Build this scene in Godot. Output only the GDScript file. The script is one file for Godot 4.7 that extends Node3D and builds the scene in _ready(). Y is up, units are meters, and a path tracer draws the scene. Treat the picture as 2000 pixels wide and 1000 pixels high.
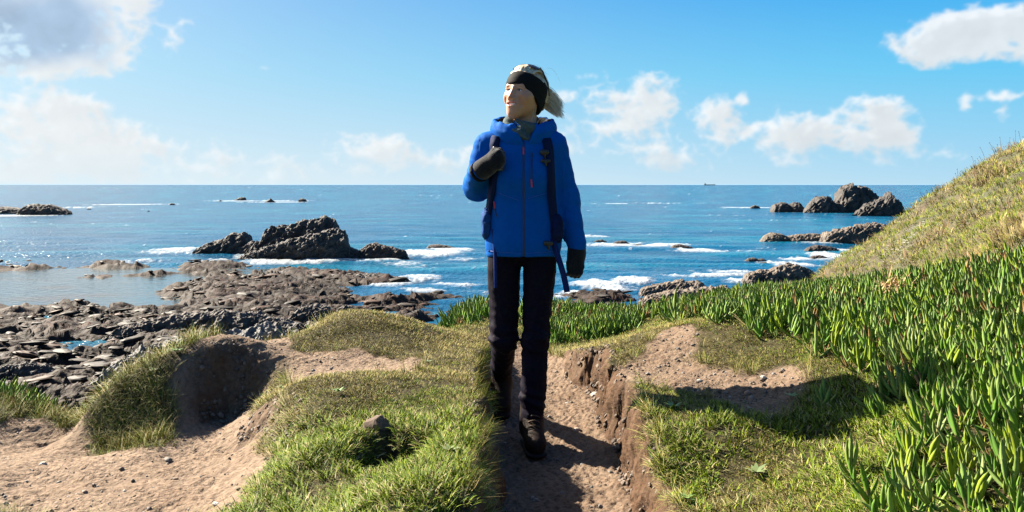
extends Node3D
# A clifftop coast path by the sea: a walker in a blue jacket, eroded turf, ice plants, a rocky shore.
# Distances D run away from the camera (D = -z); heights h of the land are above the path floor at LAND_Y; the sea is y = 0.
const LAND_Y := 8.82
const EXPOSURE := 5.3
var rng := RandomNumberGenerator.new()
var n_big := FastNoiseLite.new()
var n_mid := FastNoiseLite.new()
var n_fine := FastNoiseLite.new()
var n_ridge := FastNoiseLite.new()
var n_cell := FastNoiseLite.new()
var used := {}

func noise(kind: int, freq: float, octaves: int, seed_value: int, ridged := false) -> FastNoiseLite:
	var n := FastNoiseLite.new()
	n.noise_type = kind
	n.frequency = freq
	n.seed = seed_value
	n.fractal_octaves = octaves
	n.fractal_type = FastNoiseLite.FRACTAL_RIDGED if ridged else (FastNoiseLite.FRACTAL_FBM if octaves > 1 else FastNoiseLite.FRACTAL_NONE)
	return n

func numbered(called: String) -> String:
	var k: int = used.get(called, -1) + 1
	used[called] = k
	return called if k == 0 else "%s_%03d" % [called, k]

func tag(o: Node, label := "", category := "", group := "", kind := "") -> Node:
	if label: o.set_meta("label", label)
	if category: o.set_meta("category", category)
	if group: o.set_meta("group", group)
	if kind: o.set_meta("kind", kind)
	return o

func base(called: String, at := Vector3.ZERO) -> Node3D:
	var o := Node3D.new()
	o.name = numbered(called)
	add_child(o)
	o.position = at
	return o

func obj(called: String, mesh: Mesh, m: Material, parent: Node = null) -> MeshInstance3D:
	var o := MeshInstance3D.new()
	o.name = called if parent else numbered(called)
	o.mesh = mesh
	if m: o.material_override = m
	(parent if parent else self).add_child(o, true)
	return o

func noise_tex(freq: float, octaves: int, seed_value: int, colors: Array, size := 512, normal := false, strength := 4.0, ridged := false, kind := FastNoiseLite.TYPE_SIMPLEX_SMOOTH) -> NoiseTexture2D:
	var t := NoiseTexture2D.new()
	t.width = size
	t.height = size
	t.seamless = true
	t.seamless_blend_skirt = 0.3
	t.noise = noise(kind, freq, octaves, seed_value, ridged)
	if normal:
		t.as_normal_map = true
		t.bump_strength = strength
	elif colors.size():
		var g := Gradient.new()
		var offs := PackedFloat32Array()
		for i in colors.size():
			offs.append(float(i) / (colors.size() - 1))
		g.offsets = offs
		g.colors = PackedColorArray(colors)
		t.color_ramp = g
	return t

func mat(c: Color, rough := 0.9, vertex := false, tex: Texture2D = null, tex_scale := 1.0, nrm: Texture2D = null, nrm_amount := 1.0, world := true) -> StandardMaterial3D:
	var m := StandardMaterial3D.new()
	m.albedo_color = c.linear_to_srgb()
	m.roughness = rough
	m.vertex_color_use_as_albedo = vertex
	m.cull_mode = BaseMaterial3D.CULL_DISABLED
	if tex or nrm:
		m.uv1_triplanar = true
		m.uv1_world_triplanar = world
		m.uv1_scale = Vector3.ONE * tex_scale
	if tex: m.albedo_texture = tex
	if nrm:
		m.normal_enabled = true
		m.normal_texture = nrm
		m.normal_scale = nrm_amount
	return m

func lin(r: float, g: float, b: float) -> Color:
	return Color(r, g, b)

func grid_mesh(p: PackedVector3Array, c: PackedColorArray, nx: int, nz: int, flip := false) -> ArrayMesh:
	var nn := PackedVector3Array()
	nn.resize(p.size())
	for j in nz:
		var j0 := maxi(j - 1, 0) * nx
		var j1 := mini(j + 1, nz - 1) * nx
		for i in nx:
			var v := (p[j * nx + mini(i + 1, nx - 1)] - p[j * nx + maxi(i - 1, 0)]).cross(p[j1 + i] - p[j0 + i])
			nn[j * nx + i] = -v.normalized() if flip else v.normalized()
	var ix := PackedInt32Array()
	ix.resize((nx - 1) * (nz - 1) * 6)
	var k := 0
	for j in nz - 1:
		for i in nx - 1:
			var a := j * nx + i
			var b := a + nx
			var c2 := b + 1
			var d := a + 1
			if flip:
				var s := b
				b = d
				d = s
			ix[k] = a
			ix[k + 1] = b
			ix[k + 2] = c2
			ix[k + 3] = a
			ix[k + 4] = c2
			ix[k + 5] = d
			k += 6
	var arr := []
	arr.resize(Mesh.ARRAY_MAX)
	arr[Mesh.ARRAY_VERTEX] = p
	arr[Mesh.ARRAY_NORMAL] = nn
	if c.size(): arr[Mesh.ARRAY_COLOR] = c
	arr[Mesh.ARRAY_INDEX] = ix
	var m := ArrayMesh.new()
	m.add_surface_from_arrays(Mesh.PRIMITIVE_TRIANGLES, arr)
	return m

# ---------------------------------------------------------------- light
func camera_and_light() -> void:
	var cam := Camera3D.new()
	cam.name = "camera"
	cam.projection = Camera3D.PROJECTION_FRUSTUM
	cam.near = 0.1
	cam.far = 90000.0
	cam.size = 0.1 * 1000.0 / 1700.0
	cam.frustum_offset = Vector2(0, -0.1 * 139.0 / 1700.0)
	cam.position = Vector3(0, 10, 0)
	add_child(cam)
	cam.current = true
	var e := Environment.new()
	e.background_mode = Environment.BG_SKY
	e.tonemap_mode = Environment.TONE_MAPPER_LINEAR
	e.tonemap_exposure = EXPOSURE
	e.sdfgi_enabled = true
	e.ssao_enabled = true
	e.ssil_enabled = true
	var sky := Sky.new()
	var sm := PanoramaSkyMaterial.new()
	sm.panorama = ImageTexture.create_from_image(sky_image())
	sky.sky_material = sm
	e.sky = sky
	var we := WorldEnvironment.new()
	we.name = "environment"
	we.environment = e
	add_child(we)
	var sun := DirectionalLight3D.new()
	sun.name = "sun"
	sun.light_energy = 1.55
	sun.light_color = Color(1.0, 0.955, 0.88)
	sun.light_angular_distance = 0.5
	sun.shadow_enabled = true
	add_child(sun)
	sun.look_at_from_position(SUN_TO * 10.0, Vector3.ZERO, Vector3.UP)

const SUN_AZ := -57.0
const SUN_EL := 34.0
var SUN_TO := Vector3(sin(deg_to_rad(SUN_AZ)) * cos(deg_to_rad(SUN_EL)), sin(deg_to_rad(SUN_EL)), -cos(deg_to_rad(SUN_AZ)) * cos(deg_to_rad(SUN_EL)))
var cloud_list := []
var cloud_bins := []
var n_cloud: FastNoiseLite
var n_puff: FastNoiseLite

func cloud_body(az: float, el: float) -> Vector2:
	var best := 0.0
	var grey := 0.0
	for c in cloud_bins[posmod(int(floor(az / 5.0)), 72)]:
		var dx: float = (az - c[0]) / c[2]
		if dx > 1.7 or dx < -1.7:
			continue
		var dy: float = (el - c[1]) / c[3]
		if dy < 0.0: dy *= 1.25
		var r: float = dx * dx + dy * dy
		if r < 2.9:
			var s: float = c[4] * (1.0 - r / 2.9)
			best = 1.0 - (1.0 - best) * (1.0 - minf(s, 0.97))
			grey = maxf(grey, c[5] * s)
	return Vector2(best, grey)

func cloud_density(az: float, el: float) -> Vector2:
	var b := cloud_body(az, el)
	if b.x <= 0.02:
		return Vector2.ZERO
	var n := n_cloud.get_noise_2d(az, el * 1.35) * 0.80 + n_puff.get_noise_2d(az, el * 1.3) * 0.36
	return Vector2(smoothstep(0.36, 1.08, b.x * 0.97 + n * 1.05), b.y)

func sky_color(az: float, el: float) -> Color:
	var ca := cos(deg_to_rad(el))
	var d := Vector3(sin(deg_to_rad(az)) * ca, sin(deg_to_rad(el)), -cos(deg_to_rad(az)) * ca)
	var ang := rad_to_deg(acos(clampf(d.dot(SUN_TO), -1, 1)))
	var e := maxf(el, 0.0)
	var c: Vector3
	if e < 7.0:
		c = Vector3(0.46, 0.72, 0.89).lerp(Vector3(0.115, 0.58, 0.92), pow(e / 7.0, 0.8))
	elif e < 12.5:
		c = Vector3(0.115, 0.58, 0.92).lerp(Vector3(0.008, 0.385, 0.885), (e - 7.0) / 5.5)
	else:
		c = Vector3(0.008, 0.385, 0.885).lerp(Vector3(0.01, 0.10, 0.42), pow(minf((e - 12.5) / 45.0, 1.0), 0.65))
	var glow := exp(-pow(ang / 43.0, 2.0) * 0.9)
	c = c.lerp(Vector3(0.86, 0.95, 0.98), clampf(glow * (0.95 - 0.25 * smoothstep(0.0, 14.0, e)), 0.0, 0.85))
	c = c.lerp(Vector3(0.80, 0.90, 0.94), 0.75 * exp(-e / 4.5) * smoothstep(95.0, 40.0, ang))
	c += Vector3(1, 0.95, 0.86) * 2.0 * exp(-pow(ang / 20.0, 2.0))
	c *= lerpf(1.0, 0.72, smoothstep(95.0, 165.0, ang))
	if el > -1.0:
		var cd := cloud_density(az, el)
		if cd.x > 0.003:
			var toward := cloud_density(az - 0.55, el + 0.5)
			var lit := 1.0 - 0.16 * toward.x + 0.10 * n_cloud.get_noise_2d(az * 2.2 + 9.0, el * 2.6)
			var col := Vector3(0.935, 0.965, 0.98) * lit + Vector3(0.0, 0.02, 0.05) * (1.0 - lit)
			col = col.lerp(Vector3(0.97, 0.99, 0.99), glow * 0.8)
			var core := smoothstep(0.40, 1.75, cd.y + n_cloud.get_noise_2d(az * 0.9 + 50.0, el * 0.9) * 0.8) * smoothstep(0.3, 0.9, cd.x)
			col = col.lerp(Vector3(0.38, 0.52, 0.71) * (1.0 + 0.25 * n_cloud.get_noise_2d(az * 1.7 + 5.0, el * 1.9)), core * 0.95)
			c = c.lerp(col, pow(cd.x, 1.15) * 0.90 * (0.50 + 0.50 * smoothstep(0.2, 3.0, el)))
	return Color(c.x / EXPOSURE, c.y / EXPOSURE, c.z / EXPOSURE)

func sky_image() -> Image:
	n_cloud = noise(FastNoiseLite.TYPE_SIMPLEX_SMOOTH, 0.16, 5, 7)
	n_puff = noise(FastNoiseLite.TYPE_SIMPLEX_SMOOTH, 0.55, 4, 21, true)
	cloud_list = CLOUDS.duplicate()
	var r := RandomNumberGenerator.new()
	r.seed = 31
	for k in 90:
		var az := r.randf_range(38.0, 322.0)
		if az > 180.0: az -= 360.0
		var el := r.randf_range(1.5, 26.0)
		var s := r.randf_range(2.0, 5.0)
		for q in 3:
			cloud_list.append([az + r.randf_range(-s, s), el + r.randf_range(-0.4, 0.4) * s * 0.4, s * r.randf_range(0.6, 1.1), s * r.randf_range(0.2, 0.4), r.randf_range(0.6, 1.0), 0.0])
	for k in 72:
		var near := []
		for c in cloud_list:
			var off: float = fposmod(k * 5.0 + 2.5 - c[0] + 180.0, 360.0) - 180.0
			if absf(off) < c[2] * 1.7 + 3.0: near.append(c)
		cloud_bins.append(near)
	var W := 4096
	var H := 2048
	var cw := 720
	var ch := 360
	var im := Image.create(cw, ch, false, Image.FORMAT_RGBF)
	for j in ch:
		var el := 90.0 - (j + 0.5) / ch * 180.0
		if el < -2.0:
			im.fill_rect(Rect2i(0, j, cw, ch - j), Color(0.10, 0.17, 0.22))
			break
		for i in cw:
			var az := (i + 0.5) / cw * 360.0
			im.set_pixel(i, j, sky_color(az if az < 180.0 else az - 360.0, el))
	im.resize(W, H, Image.INTERPOLATE_BILINEAR)
	var xs := int(W * 37.0 / 360.0)
	var y0 := int(H * (0.5 - 15.0 / 180.0))
	for j in range(y0, H / 2 + 1):
		var el := 90.0 - (j + 0.5) / H * 180.0
		for i in range(-xs, xs):
			im.set_pixel(posmod(i, W), j, sky_color((i + 0.5) / W * 360.0, el))
	return im

const LAND := [[-1.847, 3.139, 0.000], [-1.452, 3.086, 0.020], [-1.061, 3.006, 0.050], [-0.949, 3.015, 0.100], [-2.134, 3.627, 0.030], [-1.707, 3.627, 0.030], [-1.314, 3.436, 0.030], [-1.195, 3.564, 0.050], [-2.473, 4.205, 0.020], [-2.066, 4.132, 0.040], [-1.582, 3.841, 0.030], [-1.136, 3.713, 0.090], [-0.971, 3.439, 0.130], [-1.195, 3.982, 0.140], [-1.072, 3.795, 0.200], [-0.800, 3.091, 0.200], [-0.698, 2.965, 0.240], [-0.829, 3.524, 0.270], [-0.615, 3.485, 0.280], [-0.308, 3.485, 0.280], [-0.109, 3.369, 0.310], [-0.518, 2.933, 0.250], [-0.160, 2.712, 0.320], [-0.613, 2.607, 0.200], [-0.136, 2.315, 0.310], [-0.752, 4.262, 0.280], [-0.398, 4.513, 0.280], [-1.150, 4.547, 0.300], [-0.322, 5.471, 0.250], [-0.830, 5.647, 0.220], [-1.213, 5.572, 0.200], [0.266, 5.649, 0.120], [0.277, 4.702, 0.270], [0.520, 4.423, 0.350], [0.817, 4.631, 0.420], [1.145, 4.326, 0.470], [1.282, 3.890, 0.450], [1.270, 3.599, 0.420], [0.425, 3.802, 0.310], [0.862, 3.664, 0.320], [1.144, 3.536, 0.350], [0.710, 4.025, 0.330], [0.728, 3.094, 0.290], [0.470, 3.198, 0.260], [0.475, 2.886, 0.180], [0.469, 2.660, 0.180], [0.767, 2.607, 0.200], [0.853, 2.902, 0.260], [1.117, 2.920, 0.340], [1.187, 2.523, 0.380], [1.155, 2.182, 0.360], [1.744, 3.706, 0.550], [2.161, 3.673, 0.750], [1.446, 6.145, 0.280], [1.135, 6.432, 0.200], [-3.500, 3.000, 0.000], [-3.000, 2.000, 0.050], [-2.300, 4.350, 0.020], [-2.600, 4.600, 0.000], [-2.700, 5.200, -0.300], [-3.200, 4.800, -0.100], [-3.400, 5.600, -0.800], [-1.980, 4.100, 0.120], [-1.850, 4.200, 0.260], [-1.620, 4.350, 0.360], [-1.400, 4.600, 0.360], [-1.200, 5.000, 0.320], [-2.050, 4.020, 0.030], [-1.850, 3.980, 0.050], [-1.700, 4.000, 0.060], [-1.620, 4.140, 0.200], [-1.500, 3.950, 0.030], [-1.450, 4.150, 0.060], [-1.450, 4.380, 0.340], [-1.370, 4.220, 0.070], [-1.300, 4.420, 0.320], [-1.160, 4.200, 0.200], [-1.240, 4.050, 0.110], [-1.150, 4.420, 0.290], [-2.150, 4.500, -0.080], [-2.100, 4.900, -0.500], [-1.600, 4.900, 0.100], [-1.600, 5.500, -0.800], [-1.100, 5.700, 0.100], [-1.200, 6.200, -0.500], [-0.600, 6.100, 0.120], [-0.800, 7.000, -0.500], [-0.350, 6.600, 0.120], [-0.400, 7.000, 0.120], [-0.550, 7.200, 0.000], [-0.700, 8.000, -0.700], [-0.200, 8.000, -0.050], [-0.300, 9.000, -0.700], [-0.400, 10.000, -1.600], [0.050, 5.500, 0.100], [0.050, 7.000, 0.080], [0.400, 6.500, 0.060], [0.400, 7.500, 0.000], [0.400, 8.500, -0.060], [1.200, 7.000, 0.100], [0.400, 10.000, -0.900], [1.200, 9.500, -0.700], [1.100, 8.200, -0.050], [2.000, 8.000, 0.120], [3.000, 7.000, 0.360], [4.100, 7.000, 0.460], [2.600, 5.500, 0.490], [2.100, 5.900, 0.350], [2.720, 4.650, 0.720], [4.500, 5.000, 1.000], [4.000, 9.000, -0.100], [5.300, 9.000, 0.000], [2.000, 10.000, -0.300], [0.200, 9.200, -0.300], [1.720, 2.900, 0.600], [2.400, 3.100, 0.850], [3.500, 2.000, 1.000], [5.000, 3.000, 1.400], [2.000, 1.000, 0.500], [0.000, 1.000, 0.050], [-2.000, 1.000, 0.000], [-0.400, 2.000, 0.150], [0.900, 1.800, 0.180], [0.200, 2.200, 0.000], [-4.000, 3.000, -0.400], [-5.000, 5.000, -2.500], [-3.000, 6.000, -2.000], [-2.000, 6.000, -1.400], [0.000, 12.000, -3.000], [-2.000, 12.000, -5.000], [3.000, 12.000, -1.200], [6.000, 11.000, -0.200], [6.000, 6.000, 1.100], [1.500, 12.000, -2.200], [-5.000, 12.000, -6.000]]
const BARE := [[-1.818, 3.091, -2.273, 3.091, -3.079, 4.188, -2.495, 4.241, -2.320, 4.335, -2.083, 4.241, -1.839, 3.789, -1.551, 3.767, -1.446, 4.096, -1.347, 4.203, -1.142, 3.884, -0.960, 3.473, -0.910, 3.222, -0.938, 3.065, -0.874, 2.829], [-1.544, 3.918, -1.646, 4.175, -1.586, 4.313, -1.567, 4.439, -1.507, 4.833, -1.278, 4.937, -1.154, 4.617, -1.154, 4.311, -1.167, 4.175, -1.231, 4.105, -1.170, 3.824], [-1.184, 4.575, -0.979, 4.622, -0.644, 4.563, -0.448, 4.484, -0.451, 4.146, -0.621, 4.058, -0.866, 4.091, -1.009, 4.037, -1.125, 4.203], [0.445, 3.882, 0.484, 4.117, 0.723, 4.237, 0.838, 4.318, 0.869, 4.105, 0.998, 3.855, 1.185, 3.729, 1.229, 3.633, 1.104, 3.292, 0.928, 3.154, 0.853, 3.295, 0.862, 3.487, 0.711, 3.661, 0.517, 3.822], [0.570, 4.212, 0.766, 4.492, 0.899, 4.631, 0.944, 4.337, 0.844, 4.157]]
const CLOUDS := [[-28.68, 8.69, 3.89, 2.22, 1.40, 1.20], [-33.14, 8.85, 4.73, 2.68, 1.50, 1.20], [-31.94, 12.69, 6.31, 2.86, 1.40, 1.10], [-26.02, 10.51, 2.99, 1.82, 1.00, 0.50], [-24.79, 8.09, 1.53, 1.53, 0.90, 0.30], [-23.81, 10.40, 1.69, 1.23, 0.80, 0.00], [-28.94, 2.74, 3.36, 2.06, 1.00, 0.00], [-26.02, 2.75, 2.72, 1.57, 0.95, 0.00], [-23.24, 2.35, 2.56, 1.39, 0.90, 0.00], [-20.92, 1.76, 2.35, 1.26, 0.80, 0.00], [-25.20, 0.70, 9.93, 1.04, 0.60, 0.00], [-32.43, 2.02, 3.60, 1.71, 1.00, 0.00], [-17.01, 1.32, 2.77, 0.81, 0.60, 0.00], [-13.88, 1.18, 2.54, 0.65, 0.55, 0.00], [-9.35, 1.96, 2.79, 1.00, 0.80, 0.00], [-11.96, 1.09, 3.23, 0.73, 0.60, 0.00], [-5.38, 1.64, 2.67, 0.94, 0.65, 0.00], [-2.02, 1.38, 2.36, 0.81, 0.50, 0.00], [6.71, 4.88, 2.49, 1.67, 0.90, 0.00], [9.68, 5.17, 1.47, 1.33, 0.85, 0.00], [5.38, 3.05, 2.67, 1.17, 0.70, 0.00], [8.04, 2.53, 2.97, 1.17, 0.60, 0.00], [3.37, 5.83, 0.67, 0.34, 0.80, 0.00], [13.08, 4.46, 1.44, 0.92, 0.85, 0.00], [14.92, 5.39, 0.38, 0.46, 0.85, 0.00], [16.39, 4.81, 0.78, 0.45, 0.45, 0.00], [18.23, 3.17, 3.34, 1.02, 0.90, 0.00], [21.80, 3.53, 2.47, 1.31, 1.00, 0.00], [23.52, 3.67, 1.47, 1.05, 0.95, 0.00], [15.45, 3.02, 2.19, 0.71, 0.65, 0.00], [20.63, 1.92, 5.02, 0.69, 0.45, 0.00], [10.01, 1.69, 3.92, 0.73, 0.40, 0.00], [26.02, 8.30, 2.31, 1.15, 1.05, 0.00], [28.42, 8.50, 2.22, 1.24, 1.05, 0.00], [30.72, 8.09, 1.99, 1.45, 1.10, 0.00], [27.53, 4.74, 0.32, 0.54, 0.75, 0.00], [29.07, 5.11, 0.98, 0.35, 0.75, 0.00], [29.33, 3.99, 0.31, 0.50, 0.55, 0.00], [27.37, 2.06, 1.20, 0.66, 0.45, 0.00], [-21.51, 9.35, 0.58, 1.25, 0.45, 0.00], [-20.63, 10.02, 0.41, 0.32, 0.40, 0.00], [-15.77, 7.29, 0.31, 0.23, 0.35, 0.00]]
const REEF := [[-46.9, 69.4, -41.3, 70.2, -35.0, 72.6, -31.8, 71.1, -27.3, 69.4, -28.1, 73.6, -32.8, 78.3, -33.7, 85.4, -32.6, 92.4, -29.1, 98.8, -26.5, 102.4, -20.9, 98.8, -16.0, 97.1, -11.5, 93.4, -11.8, 87.2, -14.6, 82.9, -14.2, 77.6, -10.8, 76.6, -6.9, 78.3, -5.2, 75.6, -8.4, 71.1, -11.4, 69.4, -10.6, 64.6, -8.0, 67.7, -5.9, 66.9, -5.5, 58.8, -3.2, 55.0, 0.0, 47.4, 0.0, 34.1, -23.0, 34.1], [-68.4, 109.7, -64.9, 110.4, -62.3, 112.6, -55.9, 108.3, -53.6, 102.4, -62.7, 100.6], [-52.8, 106.2, -51.6, 111.1, -44.5, 106.9, -43.4, 102.4, -47.9, 101.8], [-41.9, 106.2, -41.1, 112.6, -34.4, 110.4, -31.4, 104.9, -33.7, 102.4, -38.9, 101.8], [-41.9, 96.0, -38.5, 97.7, -37.3, 93.4], [-46.5, 94.4, -44.3, 95.5, -43.2, 91.9], [-38.3, 99.4, -34.9, 102.4, -30.6, 100.0, -29.4, 94.4, -35.0, 96.0], [4.9, 78.7, 7.2, 81.7, 10.4, 79.8, 10.4, 74.2, 8.4, 71.7, 4.1, 70.5], [-9.3, 78.7, -7.0, 79.8, -5.0, 77.6, -6.7, 76.2], [24.4, 82.9, 21.2, 80.2, 19.0, 80.6, 16.6, 74.2, 17.6, 71.1, 23.4, 71.1]]
const POOLS := [[-27.61, 51.36, -28.43, 55.56, -26.59, 56.29, -24.74, 51.67, -26.32, 49.71], [-24.64, 47.22, -23.67, 48.02, -22.97, 45.95], [-11.11, 60.93, -9.93, 62.50, -8.98, 59.86, -10.20, 57.82], [-9.21, 61.37, -8.21, 62.04, -8.21, 60.71], [-35.63, 65.13, -34.77, 66.41, -33.65, 63.91], [-33.67, 57.82, -32.87, 58.82, -32.11, 56.86], [-13.50, 71.73, -12.23, 74.24, -12.24, 69.39]]
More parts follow.
